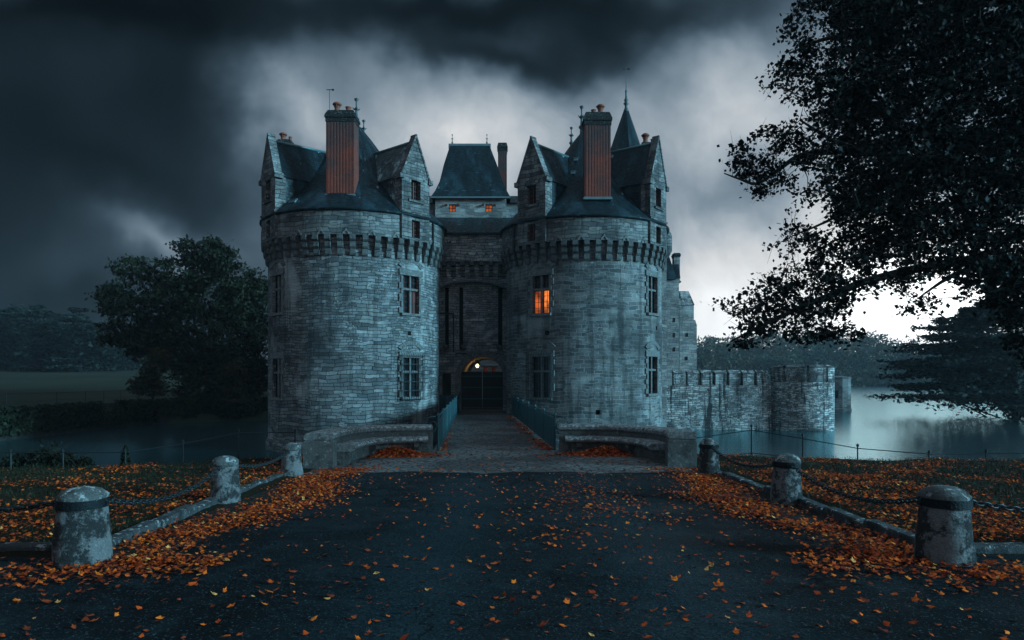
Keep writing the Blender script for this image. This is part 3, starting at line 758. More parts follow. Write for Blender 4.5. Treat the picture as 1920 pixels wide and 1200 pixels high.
        for sgn in (-1, 1):
            b.obox(o, r, u, n, sgn*hw-.001, sgn*hw+.001, H_corb+.05, zs, -.55, 0)
            # raking coping and kneeler
            t_ = Vector((0, 0, 1))*(za-zs)-r*(sgn*hw); ln = t_.length; t_.normalize(); nn_ = n.cross(t_)*(1 if sgn > 0 else -1)
            oo = o+r*(sgn*hw)+u*zs
            b.obox(oo, t_, nn_, n, -.1, ln+.10, -.06, .035, -.34, .045)
            b.obox(o, r, u, n, sgn*(hw+.04)-.13, sgn*(hw+.04)+.13, zs-.22, zs+.02, -.36, .09)
        b.obox(o, r, u, n, -ww-.2, ww+.2, zw0-.14, zw0-.02, -.1, .09)
        b.obox(o, r, u, n, -ww-.14, ww+.14, zw1, zw1+.2, -.1, .02)
        b.obox(o, r, u, n, -hw-.04, hw+.04, H_eave+.06, H_eave+.16, -.1, .06)
        dm = b.build('dormer', pmat, root)
        for za_, zb_, hw_ in ((zw0, zw1, ww), (H_corb+.14, H_corb+1.02, .27)):
            q = MB(); q.quad([fnw(-hw_, za_, -.27), fnw(hw_, za_, -.27), fnw(hw_, zb_, -.27), fnw(-hw_, zb_, -.27)])
            q.build('pane', M['glass'], dm)
            q = MB(); f_ = .05
            q.obox(o, r, u, n, -.035, .035, za_, zb_, -.26, -.19)
            for sx_ in (-1, 1):
                q.obox(o, r, u, n, sx_*(hw_-.025)-.025, sx_*(hw_-.025)+.025, za_, zb_, -.26, -.20)
                m2 = sx_*hw_/2; q.obox(o, r, u, n, m2-.008, m2+.008, za_, zb_, -.262, -.23)
            q.obox(o, r, u, n, -hw_, hw_, za_, za_+.05, -.262, -.202); q.obox(o, r, u, n, -hw_, hw_, zb_-.05, zb_, -.262, -.202)
            for k in range(1, 4):
                zz = za_+(zb_-za_)*k/4; q.obox(o, r, u, n, -hw_+.04, hw_-.04, zz-.01, zz+.01, -.264, -.225)
            q.build('window_frame', M['wframe'], dm)
        # slate roof running back into the cone, and slate cheeks
        q = MB(); Lr = 3.6
        zr, zl = za-.22, zs-.12; hw2 = hw+.05
        for sgn in (-1, 1):
            A = [o+r*(sgn*hw2)+u*zl-n*.30, o+u*zr-n*.30, o+u*zr-n*Lr, o+r*(sgn*hw2)+u*zl-n*Lr]
            sl = math.hypot(hw2, zr-zl)
            A2 = [(0, 0), (0, sl), (Lr, sl), (Lr, 0)]
            q.quad(A if sgn < 0 else A[::-1], A2 if sgn < 0 else A2[::-1])
            A = [o+r*(sgn*(hw-.04))+u*z0-n*.30, o+r*(sgn*(hw-.04))+u*(zl+.05)-n*.30, o+r*(sgn*(hw-.04))+u*(zl+.05)-n*Lr, o+r*(sgn*(hw-.04))+u*z0-n*Lr]
            q.quad(A if sgn < 0 else A[::-1], [(0, 0), (0, zl-z0), (Lr, zl-z0), (Lr, 0)][::1 if sgn < 0 else -1])
        q.build('dormer_roof', M[roofm], dm)
        q = MB(); q.tube([o+u*(zr+.01)-n*.32, o+u*(zr+.01)-n*3.2], .065, 8); q.build('ridge', M['lead'], dm, True)
    x0, x1, y0, y1, z0, z1, ribs, _, capz, pots = chim
    chimney(root, x0, x1, y0, y1, z0, z1, ribs, capz, pots)
    return root, H_corb, H_eave, H_apex

LC, RC = (-8.55, 38.0), (4.03, 39.2)
PD = .38
Lwins = [(R_(-46), 1.02, 3.16, 5.06, (0, 0), False, 'tall mullioned window'), (R_(49.5), 1.06, 3.16, 5.06, (0, 1), False, 'mullioned window with one dim red pane'),
         (R_(-46), .98, -1.08, .88, (0, 0), False, None), (R_(49.5), 1.06, -1.06, .92, (0, 0), True, 'window behind an iron grille')]
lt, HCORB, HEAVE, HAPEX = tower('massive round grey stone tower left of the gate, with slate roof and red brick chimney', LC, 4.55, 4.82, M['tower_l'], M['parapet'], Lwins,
    [(R_(50), .92, 10.0, 12.05, 0, 'slate_lichen'), (R_(-50), .92, 10.0, 12.1, 0, 'slate')],
    (-9.1, -7.72, 33.95, 34.9, CAM_H+8.75, CAM_H+12.45, 9, 0.0, CAM_H+13.05, [(-8.68, .42, .15, True), (-8.12, .38, .15, False)]),
    [(R_(48), 2.15, .11), (R_(-47), 2.1, .08), (R_(46), -.0-1.5+.0, .01)][:2], seed=3,
    fin=[((-8.55, 38.1, CAM_H+13.45), 1.85), ((-8.32, 38.9, CAM_H+12.9), 1.5)])
chimney(lt, -13.05, -12.35, 38.6, 39.3, CAM_H+8, CAM_H+12.75, 4, CAM_H+13.2, [(-12.85, .36, .15, True), (-12.45, .3, .1, False)])
b = MB(); b.tube([(-9.05, 34.4, CAM_H+13.0), (-9.05, 34.4, CAM_H+14.2)], .012, 5); b.tube([(-9.2, 34.4, CAM_H+14.2), (-8.9, 34.4, CAM_H+14.2)], .02, 5); b.box((-8.88, 34.4, CAM_H+14.2), (.1, .04, .08)); b.build('aerial', M['iron'], lt)
Rwins = [(R_(-36), 1.02, 3.22, 5.18, (2, 3), False, 'mullioned window glowing orange inside'), (R_(51), 1.0, 3.30, 5.22, (0, 0), False, 'tall mullioned window'),
         (R_(-36), 1.12, -1.12, 1.0, (0, 0), True, 'window behind an iron grille'), (R_(51), 1.0, -.92, 1.02, (0, 0), False, None)]
rt, *_ = tower('massive round grey stone tower right of the gate, with an orange lit window', RC, 4.35, 4.60, M['tower_r'], M['parapet'], Rwins,
    [(R_(-41), .92, 10.1, 12.25, 0, 'slate'), (R_(52), .92, 10.1, 12.5, 0, 'slate')],
    (3.70, 5.02, 35.25, 36.2, CAM_H+8.95, CAM_H+12.75, 9, 0.0, CAM_H+13.45, [(4.2, .34, .13, False), (4.56, .42, .15, True)]),
    [(R_(-31), 2.2, .12), (R_(4), -1.83, .12), (R_(57), 2.55, .1)], seed=9, slateA=('slate', 'slate'),
    fin=[((3.95, 39.3, CAM_H+13.4), 1.95), ((3.45, 40.3, CAM_H+13.0), 1.5)])
chimney(rt, 7.55, 8.55, 40.4, 41.2, CAM_H+8, CAM_H+13.1, 5, CAM_H+13.65, [(7.85, .48, .16, True), (8.3, .36, .15, False)])
for root_, c_, sg, Rp_ in ((lt, LC, -1, 4.82), (rt, RC, 1, 4.60)):
    q = MB(); x_ = c_[0]+sg*(Rp_+.12); y_ = c_[1]+.3
    q.lathe([(.02, 5.75), (.18, 5.85), (.36, 6.2), (.36, 7.0), (.30, 7.25), (.05, 7.5)], (x_, y_, CAM_H+.9), 14); q.build('latrine_turret', M['parapet'], root_, True)
    # downpipe beside the inner dormer
    th = R_(66) if sg < 0 else R_(-58)
    o, r, u, n = frame_at(c_, th, Rp_+.06); q = MB(); q.tube([o+u*HEAVE, o+u*(HCORB+.1), o-n*.35+u*(HCORB-1.1)], .05, 6); q.build('downpipe', M['iron'], root_)

# ------------------------------------------------------------------ gatehouse
GY = 42.0
gh = thing('gatehouse', (-2.5, GY, WATER-.6), 'stone gatehouse wall with drawbridge slots and arched gateway between the two round towers', 'gatehouse')
DZ = zg(20)                                                 # bridge level
AX0, AX1 = X_(864, GY), X_(943, GY); ACX = (AX0+AX1)/2; AR = (AX1-AX0)/2; ASP = Z_(668, GY)-AR
b = MB()
slots = [(X_(833.5, GY), X_(841.5, GY)), (X_(861, GY), X_(868.5, GY)), (X_(934, GY), X_(942, GY))]
zs0, zs1 = Z_(655, GY), Z_(538, GY)
SX0, SX1 = -5.3, .4
ZT = Z_(662, GY)
def fg(a, z, d): return (a, GY-d, z)
b.grid_wall(fg, [SX0, AX0, AX1, SX1], [ZT, 4.5, CAM_H+7.0], [(s0, s1, zs0, zs1, .4) for s0, s1 in slots], .4)
# wall around the arch, below ZT
SD0, SD1, SDZ0, SDZ1 = X_(829, GY), X_(845.5, GY), Z_(748, GY), Z_(700, GY)
b.grid_wall(fg, [SX0, AX0], [WATER-.6, DZ, ZT], [(SD0, SD1, SDZ0, SDZ1, .5)], .5)
b.grid_wall(fg, [AX1, SX1], [WATER-.6, ZT], [], .3)
b.grid_wall(fg, [AX0, AX1], [WATER-.6, DZ-.02], [], .3)
NA = 24
arc = [(ACX-AR*math.cos(math.pi*k/NA), ASP+AR*math.sin(math.pi*k/NA)) for k in range(NA+1)]
for k in range(NA):
    (xa, za), (xb, zb) = arc[k], arc[k+1]
    b.quad([(xa, GY, za), (xb, GY, zb), (xb, GY, ZT), (xa, GY, ZT)])
    b.quad([(xb, GY, zb), (xa, GY, za), (xa, GY+9, za), (xb, GY+9, zb)])
b.quad([(AX0, GY, DZ), (AX0, GY, ASP), (AX0, GY+9, ASP), (AX0, GY+9, DZ)]); b.quad([(AX1, GY+9, DZ), (AX1, GY+9, ASP), (AX1, GY, ASP), (AX1, GY, DZ)])
b.build('wall', M['gate'], gh)
# arch moulding
q = MB()
for k in range(-3, NA+3):
    def P_(kk, rr):
        if kk < 0: return (ACX-rr, ASP+kk*.5)
        if kk > NA: return (ACX+rr, ASP-(kk-NA)*.5)
        return (ACX-rr*math.cos(math.pi*kk/NA), ASP+rr*math.sin(math.pi*kk/NA))
    A = [P_(k, AR+.01), P_(k, AR+.34), P_(k+1, AR+.34), P_(k+1, AR+.01)]
    if min(a[1] for a in A) < DZ-.1: continue
    q.extrude([(x, GY-.05, z) for x, z in A][::-1], (0, .12, 0))
q.box(((slots[1][0]+slots[2][1])/2, GY-.04, ZT+.05), (slots[2][1]-slots[1][0]+.5, .16, .10))
q.build('arch_moulding', M['dress'], gh)
for s0, s1 in slots:
    q = MB(); q.quad([(s0, GY+.39, zs0), (s1, GY+.39, zs0), (s1, GY+.39, zs1), (s0, GY+.39, zs1)]); q.build('drawbridge_slot', M['hole_shade'], gh)
    q = MB(); xm = (s0+s1)/2
    q.lathe([(0, -.16), (.12, -.13), (.17, 0), (.12, .13), (0, .16)], (xm+(.12 if xm < -1.5 and xm > -3.5 else -.06), GY-.12, zs0+.12), 12)
    q.box((xm, GY+.05, zs0-.06), (.34, .34, .22), 0, .9, .02); q.build('pivot_stone', M['corbel'], gh, True)
q = MB(); q.quad([(SD0, GY+.48, SDZ0), (SD1, GY+.48, SDZ0), (SD1, GY+.48, SDZ1), (SD0, GY+.48, SDZ1)]); pdoor = q.build('postern_door', M['wood'], gh)
q = MB()
for z in (SDZ0+.3, SDZ0+1.1): q.box(((SD0+SD1)/2, GY+.46, z), (SD1-SD0-.04, .03, .05))
q.build('strap', M['iron'], pdoor)
q = MB()                                                   # frame of the postern recess (inverted cross mark on the wall)
xm = (slots[0][0]+slots[0][1])/2; zc_ = Z_(588, GY)
q.box((xm, GY-.02, zc_), (.86, .07, .09)); q.box((xm+.42, GY-.02, (zc_+Z_(660, GY))/2), (.08, .06, zc_-Z_(660, GY))); q.build('recess_moulding', M['iron'], gh)
# upper wall standing proud over a flat arch
q = MB(); UY = GY-.42; UZ1 = CAM_H+8.55; zc0, zc1 = Z_(543, GY-.4), Z_(528, GY-.4)
na = 24; XL, XR = X_(818, UY), X_(951, UY)
for k in range(na):
    fa, fb_ = k/na, (k+1)/na
    xa, xb = XL+(XR-XL)*fa, XL+(XR-XL)*fb_
    ea = zc0+(zc1-zc0)*(1-abs(2*fa-1)**2.4); eb = zc0+(zc1-zc0)*(1-abs(2*fb_-1)**2.4)
    q.quad([(xa, UY, ea), (xb, UY, eb), (xb, UY, CAM_H+6.95), (xa, UY, CAM_H+6.95)])
    q.quad([(xa, UY, ea), (xa, GY+.02, ea), (xb, GY+.02, eb), (xb, UY, eb)])
q.build('upper_wall', M['gate'], gh)
q = MB()
for k in range(na):
    fa, fb_ = k/na, (k+1)/na
    xa, xb = XL+(XR-XL)*fa, XL+(XR-XL)*fb_
    ea = zc0+(zc1-zc0)*(1-abs(2*fa-1)**2.4); eb = zc0+(zc1-zc0)*(1-abs(2*fb_-1)**2.4)
    q.extrude([(xa, UY-.10, ea-.02), (xb, UY-.10, eb-.02), (xb, UY-.10, eb+.10), (xa, UY-.10, ea+.10)], (0, .13, 0))
q.build('string_course', M['dress'], gh)
PY = UY-.36; pz0 = Z_(490, PY)
ncb = 7
for k in range(ncb):
    x = X_(832, PY)+(X_(938, PY)-X_(832, PY))*k/(ncb-1); q = MB()
    for i in range(3): q.box((x, UY-.06*(i+1)-.02, pz0-.93+.31*i+.19), (.27, .12*(i+1)+.06, .22), 0, 1, .015)
    q.build('corbel', M['corbel'], gh)
q = MB()
q.grid_wall(lambda a, z, d: (a, PY-d, z), [XL-.5, -2, XR+.6], [pz0, (pz0+UZ1)/2, UZ1], [(X_(842, PY), X_(846, PY), pz0+1.0, pz0+1.22, .3), (X_(926, PY), X_(930, PY), pz0+1.0, pz0+1.22, .3)])
q.quad([(XR+.6, PY, pz0), (XL-.5, PY, pz0), (XL-.5, UY+.1, pz0), (XR+.6, UY+.1, pz0)])
q.build('parapet', M['gate'], gh)
for k in range(ncb-1):
    q = MB(); x0 = X_(832, PY)+(X_(938, PY)-X_(832, PY))*k/(ncb-1); x1 = X_(832, PY)+(X_(938, PY)-X_(832, PY))*(k+1)/(ncb-1); xm = (x0+x1)/2; rr = (x1-x0)/2-.05
    for i in range(8):
        t0, t1 = i/8, (i+1)/8
        f_ = lambda t_: (x0+.05+2*rr*t_, pz0+.02+.42*(1-abs(2*t_-1)**1.6))
        (xa, za), (xb, zb) = f_(t0), f_(t1)
        q.extrude([(xa, PY-.05, za), (xb, PY-.05, zb), (xb, PY-.05, zb+.08), (xa, PY-.05, za+.08)], (0, .08, 0))
    q.build('carved_moulding', M['dress'], gh)
q = MB(); e0, e1 = Z_(436, PY-.15), Z_(408, 46.2)
A = [(XL-1.3, PY-.2, e0), (XR+1.2, PY-.2, e0), (XR+1.2, 46.2, e1), (XL-1.3, 46.2, e1)]
q.quad(A, [(0, 0), (7, 0), (7, 4.5), (0, 4.5)]); q.box(((XL+XR)/2, PY-.18, e0-.06), (XR-XL+2.2, .12, .1)); q.build('roof', M['slate'], gh)
# gate leaves
gt = MB()
dz1 = Z_(697, GY+.7); YD = GY+.75
gate = thing('wooden_gate', (ACX, YD, DZ), 'dark wooden double gate with iron straps closing the lower half of the archway', 'gate')
for sgn in (-1, 1):
    q = MB()
    xa = ACX+(.012 if sgn > 0 else -AR); xb = ACX+(AR if sgn > 0 else -.012)
    npl = 7
    for k in range(npl):
        q.box((xa+(xb-xa)*(k+.5)/npl, YD+random.uniform(-.008, .008), (DZ+.06+dz1)/2), ((xb-xa)/npl-.012, .08, dz1-DZ-.06), 0, 1, .008)
    q.box(((xa+xb)/2, YD+.05, (DZ+.06+dz1)/2), (xb-xa-.01, .04, dz1-DZ-.08))
    lf = q.build('gate_leaf', M['wood'], gate)
    for z in (DZ+.16, DZ+.72, DZ+1.42, dz1-.28):
        q = MB(); q.box(((xa+xb)/2, YD-.055, z), (xb-xa-.06, .02, .075)); 
        for k in range(6): q.box((xa+.12+(xb-xa-.24)*k/5, YD-.068, z), (.05, .02, .05))
        q.build('strap', M['railing'], lf)
    q = MB()
    for k in range(9): xx = xa+(xb-xa)*(k+.5)/9; q.tube([(xx, YD, dz1-.02), (xx, YD, dz1+.06), (xx, YD, dz1+.10)], [.012, .012, .002], 5)
    q.build('spike', M['iron'], lf)
q = MB(); q.box((ACX+.1, YD-.08, DZ+1.25), (.06, .05, .22)); q.build('handle', M['iron'], gate)

# ------------------------------------------------------------------ lit lantern in the archway
lp = W(895, 686, GY+4.0)
ln = thing('hanging_lantern', lp+Vector((0, 0, .75)), 'glowing yellow lantern hanging in the archway above the gate', 'lantern')
q = MB(); q.lathe([(0, -.12), (.07, -.09), (.10, 0), (.07, .09), (0, .12)], lp, 12); q.build('bulb', M['bulb'], ln, True)
q = MB(); q.tube([lp+Vector((0, 0, .2)), lp+Vector((0, 0, .9))], .012, 5)
q.lathe([(.20, .15), (.16, .24), (.05, .30)], lp, 8)
for k in range(4):
    a = k*math.pi/2+.4; d = Vector((math.cos(a), math.sin(a), 0))
    q.tube([lp+d*.19+Vector((0, 0, .16)), lp+d*.13+Vector((0, 0, -.2))], .008, 4)
q.build('lantern_frame', M['iron'], ln)
ld = bpy.data.lights.new('lantern_light', 'POINT'); lo = bpy.data.objects.new('lantern_light', ld); col.objects.link(lo)
ld.energy = 7; ld.color = (1, .55, .2); ld.shadow_soft_size = .15; lo.parent = ln; lo.location = Vector((0, -.35, -.95))

# ------------------------------------------------------------------ pavilion behind the gate
pv_ = thing('pavilion', (-2.8, 48.5, DZ), 'central stone pavilion with steep slate roof and two small orange lit windows above the gate', 'building')
PW0, PW1, PYF, PYB = X_(816, 46.2), X_(949, 46.2), 46.2, 51.2
pz0, pz1 = CAM_H+4.2, Z_(371, 46.2)
b = MB(); wn_ = []
for px in (848, 916.5):
    x = X_(px, PYF); wn_.append((x-.23, x+.23, Z_(397, PYF), Z_(383, PYF), .25))
b.grid_wall(lambda a, z, d: (a, PYF-d, z), [PW0, -2.8, PW1], [pz0, pz1], wn_)
for x, s in ((PW0, -1), (PW1, 1)):
    A = [(x, PYF, pz0), (x, PYB, pz0), (x, PYB, pz1), (x, PYF, pz1)]; b.quad(A if s > 0 else A[::-1])
b.quad([(PW1, PYB, pz0), (PW0, PYB, pz0), (PW0, PYB, pz1), (PW1, PYB, pz1)])
for x0, x1 in ((-9.5, PW0), (PW1, 5)):                     # set-back wing walls
    b.quad([(x0, PYF+.9, pz0), (x1, PYF+.9, pz0), (x1, PYF+.9, pz1-.15), (x0, PYF+.9, pz1-.15)])
b.build('wall', M['pav'], pv_)
for h in wn_:
    q = MB(); f_ = .045; a0, a1, z0, z1 = h[:4]; y = PYF+.16
    xm, zm = (a0+a1)/2, (z0+z1)/2
    for bx in ((a0, a0+f_, z0, z1), (a1-f_, a1, z0, z1), (a0, a1, z0, z0+f_), (a0, a1, z1-f_, z1), (xm-.02, xm+.02, z0, z1), (a0, a1, zm-.015, zm+.015)):
        q.box(((bx[0]+bx[1])/2, y, (bx[2]+bx[3])/2), (bx[1]-bx[0], .05, bx[3]-bx[2]))
    q.box((a0-.16, PYF-.05, z1-.06), (.15, .22, .12)); q.box((a1+.16, PYF-.05, z1-.06), (.15, .22, .12))
    wi = q.build('window', M['wframe'], pv_)
    q = MB(); q.quad([(a0, y+.04, z0), (a1, y+.04, z0), (a1, y+.04, z1), (a0, y+.04, z1)]); q.build('pane', M['lit_low'], wi)
b = MB(); rx0, rx1 = X_(845, 48.2), X_(917, 48.2); rz = Z_(272, 48.2); o_ = .28
E = [(PW0-o_, PYF-.25, pz1), (PW1+o_, PYF-.25, pz1), (PW1+o_, PYB+.25, pz1), (PW0-o_, PYB+.25, pz1)]
Rg = [(rx0, 48.0, rz), (rx1, 48.0, rz), (rx1, 49.2, rz), (rx0, 49.2, rz)]
for i in range(4):
    j = (i+1) % 4
    mids = []
    A0, A1, B0, B1 = Vector(E[i]), Vector(E[j]), Vector(Rg[i]), Vector(Rg[j])
    prev = (A0, A1, 0)
    for f in (.12, .3, .6, 1):
        sag = .09*math.sin(math.pi*min(1, f*1.3))*(1-f)
        ctr = Vector((ACX, 48.6, 0))
        c0, c1 = A0.lerp(B0, f), A1.lerp(B1, f)
        c0 = c0+(ctr-Vector((c0.x, c0.y, 0)))*sag; c1 = c1+(ctr-Vector((c1.x, c1.y, 0)))*sag
        hw0, hw1 = (prev[1]-prev[0]).length/2, (c1-c0).length/2; sl = ((c0+c1)/2-(prev[0]+prev[1])/2).length
        b.quad([prev[0], prev[1], c1, c0], [(-hw0, prev[2]), (hw0, prev[2]), (hw1, prev[2]+sl), (-hw1, prev[2]+sl)]); prev = (c0, c1, prev[2]+sl)
b.quad(Rg); rf = b.build('roof', M['slate'], pv_)
q = MB(); q.box(((rx0+rx1)/2, 48.0, rz-.15), (rx1-rx0+.25, .12, .34)); q.box(((PW0+PW1)/2, PYF-.26, pz1-.03), (PW1-PW0+.6, .1, .1)); q.build('flashing', M['lead'], rf)
for px in (848, 913): finial_mb((X_(px, 48.6), 48.6, rz-.05), .95, .8).build('finial', M['finial'], rf, True)
for px, py in ((838, 361), (870, 361), (896, 361), (925, 360), (858, 324), (915, 322)):
    p = W(px, py, PYF+(371-py)*.02-.05)
    q = MB(); q.box((p.x, p.y, p.z), (.22, .09, .17)); q.box((p.x, p.y-.02, p.z+.1), (.28, .1, .03)); q.build('vent_slate', M['lead'], rf)
for x0, x1 in ((-9.5, PW0-.2), (PW1+.2, 5)):
    q = MB(); q.quad([(x0, PYF+.7, pz1-.15), (x1, PYF+.7, pz1-.15), (x1, PYF+2.4, pz1+.75), (x0, PYF+2.4, pz1+.75)], [(0, 0), (x1-x0, 0), (x1-x0, 1.9), (0, 1.9)])
    q.quad([(x1, PYF+4.1, pz1-.15), (x0, PYF+4.1, pz1-.15), (x0, PYF+2.4, pz1+.75), (x1, PYF+2.4, pz1+.75)]); q.build('wing_roof', M['slate'], pv_)
chimney(pv_, X_(934, 50), X_(950, 50), 50, 50.8, pz1-.5, Z_(283, 50), 4, Z_(267, 50), [])

# courtyard range seen through the arch
cy = thing('courtyard_range', (-4, 66, DZ), 'pale courtyard building with small lit windows seen through the gate arch', 'building')
b = MB(); cw = [(X_(px, 62)-.19, X_(px, 62)+.19, Z_(699, 62), Z_(688, 62), .2) for px in (911, 926)]
b.grid_wall(lambda a, z, d: (a, 62-d, z), [-12, -2, 9], [DZ, 9], cw); b.build('wall', M['court'], cy)
for h in cw:
    q = MB(); xm = (h[0]+h[1])/2; q.box((xm, 61.95, h[3]+.06), (.8, .16, .12)); q.box((xm, 62.1, (h[2]+h[3])/2), (.05, .06, h[3]-h[2])); wi = q.build('window', M['dress'], cy)
    q = MB(); q.quad([(h[0], 62.18, h[2]), (h[1], 62.18, h[2]), (h[1], 62.18, h[3]), (h[0], 62.18, h[3])]); q.build('pane', M['lit_dim'], wi)
q = MB(); q.quad([(-12, 61.8, 9), (9, 61.8, 9), (9, 66, 13), (-12, 66, 13)]); q.quad([(9, 70, 9), (-12, 70, 9), (-12, 66, 13), (9, 66, 13)]); q.build('roof', M['slate'], cy)
b = MB(); b.quad([(-12, GY, DZ-.01), (9, GY, DZ-.01), (9, 62, DZ-.01), (-12, 62, DZ-.01)]); tag(b.build('courtyard', M['cobble']), kind='structure')

# ------------------------------------------------------------------ spire turret
st_ = thing('spire_turret', (X_(1174, 48), 48, WATER-.5), 'slender eight sided spire with weather vane rising behind the right tower', 'turret')
sx_, sy_ = X_(1174, 48), 48.0
b = MB(); b.lathe([(1.95, WATER-.5), (1.95, 11.6)], (sx_, sy_, 0), 8); b.build('wall', M['wing'], st_)
b = MB(); za = Z_(208, 48); b.lathe([(2.2, 11.5), (1.95, 12.6), (1.55, 14.6), (1.22, Z_(290, 48)), (.72, Z_(250, 48)), (.18, za)], (sx_, sy_, 0), 8); rf = b.build('roof', M['slate'], st_)
q = MB(); q.lathe([(.22, za-.1), (.16, za+.1), (.10, za+.2), (.10, za+.4), (.20, za+.5), (.10, za+.6), (.15, za+.75), (.07, za+.9), (.06, za+1.3), (.09, za+1.35), (.03, za+1.5), (.02, za+2.2), (.012, za+2.95)], (sx_, sy_, 0), 10); q.build('finial', M['finial'], rf, True)
q = MB(); zt = za+2.9; q.tube([(sx_-.2, sy_, zt), (sx_+.2, sy_, zt)], .015, 5); q.box((sx_+.18, sy_, zt), (.14, .03, .11)); q.box((sx_-.2, sy_, zt), (.05, .03, .08)); q.build('weather_vane', M['iron'], rf)

# ------------------------------------------------------------------ rear wing along the lake
rw = thing('rear_wing', (11, 55, WATER-.5), 'tall grey lakeside wing with stair turret, chimney and stepped buttress behind the right tower', 'building')
b = MB(); q = MB()
x1_ = X_(1250, 43.5); zt = CAM_H+7.9
b.grid_wall(lambda a, z, d: (a, 43.5-d, z), [2, x1_], [WATER-.5, zt], [])
b.grid_wall(lambda a, z, d: (x1_+(a-43.5)*.09+d, a, z), [43.5, 50, 62], [WATER-.5, 2, zt], [(45.5, 46.3, .6, 1.9, .3), (48, 48.8, 3.6, 5, .3)])
b.build('wall', M['wing'], rw)
for a0, a1, z0, z1 in ((45.5, 46.3, .6, 1.9), (48, 48.8, 3.6, 5)):
    g = MB(); xx = x1_+(a0-43.5)*.09-.25; g.quad([(xx, a0, z0), (xx+.07, a1, z0), (xx+.07, a1, z1), (xx, a0, z1)]); wi = g.build('window', M['glass'], rw)
    g = MB(); g.box((xx+.1, (a0+a1)/2, (z0+z1)/2), (.08, .08, z1-z0)); g.build('mullion', M['dress'], wi)
zr = CAM_H+12.4
q.quad([(x1_+.2, 43.3, zt), (x1_+1.85, 62, zt), (8.2, 58, zr), (7.2, 46.5, zr)], [(0, 0), (18, 0), (15, 6.5), (3, 6.5)])
q.quad([(2, 43.3, zt), (x1_+.2, 43.3, zt), (7.2, 46.5, zr), (4, 46.5, zr)], [(0, 0), (9, 0), (6, 5.5), (3, 5.5)]); q.quad([(4, 46.5, zr), (7.2, 46.5, zr), (8.2, 58, zr), (4, 58, zr)]); q.build('roof', M['slate'], rw)
D2 = 55.
g = MB(); g.extrude([W(1236, 425, 54.5), W(1269, 523, 54.5), W(1236, 523, 54.5)][::-1], (0, 7, 0)); g.build('roof', M['slate'], rw)
g = MB(); tx0, tx1 = X_(1250, D2), X_(1273, D2)
g.box(((tx0+tx1)/2, D2+.9, (WATER-.5+Z_(522, D2))/2), (tx1-tx0, 1.8, Z_(522, D2)-WATER+.5)); tu = g.build('stair_turret', M['wing'], rw)
g = MB(); g.box(((tx0+tx1)/2, D2+.9, (Z_(522, D2)+Z_(495, D2))/2), (tx1-tx0+.2, 2.0, Z_(495, D2)-Z_(522, D2)), 0, .82); g.build('roof', M['slate'], tu)
for zz in (600, 628, 655):
    g = MB(); g.box((X_(1264, D2), D2-.002, Z_(zz, D2)), (.14, .06, .34)); g.build('slit_window', M['hole_shade'], tu)
chimney(rw, X_(1264, 56.5), X_(1275, 56.5), 56.5, 57.2, Z_(530, 56.5), Z_(482, 56.5), 1, Z_(474, 56.5), [], M['wing'])
D3 = 57.
g = MB(); bx0, bx1 = X_(1274, D3), X_(1301, D3); zb0, zb1, zb2 = WATER-.5, Z_(572, D3), Z_(543, D3)
g.box(((bx0+bx1)/2, D3+1.0, (zb0+zb1)/2), (bx1-bx0, 2.0, zb1-zb0)); bu = g.build('buttress_tower', M['wing'], rw)
g = MB(); g.extrude([(bx0-.05, D3-.06, zb1), (bx1-.12, D3-.06, zb2), (bx1+.06, D3-.06, zb1)][::1], (0, 2.1, 0)) if False else None
xr = X_(1297, D3)
g.quad([(bx0-.05, D3-.08, zb1), (bx1+.04, D3-.08, zb1), (xr, D3+1.0, zb2), (bx0-.05, D3+1.0, zb2)]); g.quad([(bx1+.04, D3-.08, zb1), (bx1+.04, D3+2.1, zb1), (xr, D3+1.0, zb2)]); g.quad([(bx1+.04, D3+2.1, zb1), (bx0-.05, D3+2.1, zb1), (bx0-.05, D3+1, zb2), (xr, D3+1, zb2)]); g.build('roof', M['curtain'], bu)
g = MB(); g.box((X_(1304, D3), D3+1.0, (zb0+Z_(607, D3))/2), (X_(1308, D3)-X_(1298, D3), 1.2, Z_(607, D3)-zb0)); g.box((X_(1303, D3), D3+1.0, Z_(603, D3)), (X_(1308, D3)-X_(1297, D3)-.05, 1.3, .35), 0, .75); g.build('buttress', M['wing'], rw)
for (px, py) in ((1288, 628), (1287, 672)):
    g = MB(); g.box((X_(px, D3), D3-.002, Z_(py, D3)), (.2, .05, .3)); g.build('slit_window', M['hole_shade'], bu)
g = MB(); ox0, ox1 = X_(1245, 49), X_(1258, 49)
g.box(((ox0+ox1)/2, 49.4, (Z_(615, 49)+Z_(663, 49))/2), (ox1-ox0, 1.1, Z_(615, 49)-Z_(663, 49))); g.box(((ox0+ox1)/2-.1, 49.4, Z_(611, 49)), (ox1-ox0+.1, 1.2, .35), 0, .6); g.box(((ox0+ox1)/2-.12, 49.4, Z_(668, 49)), (ox1-ox0-.2, .9, .4)); g.build('oriel', M['wing'], rw)

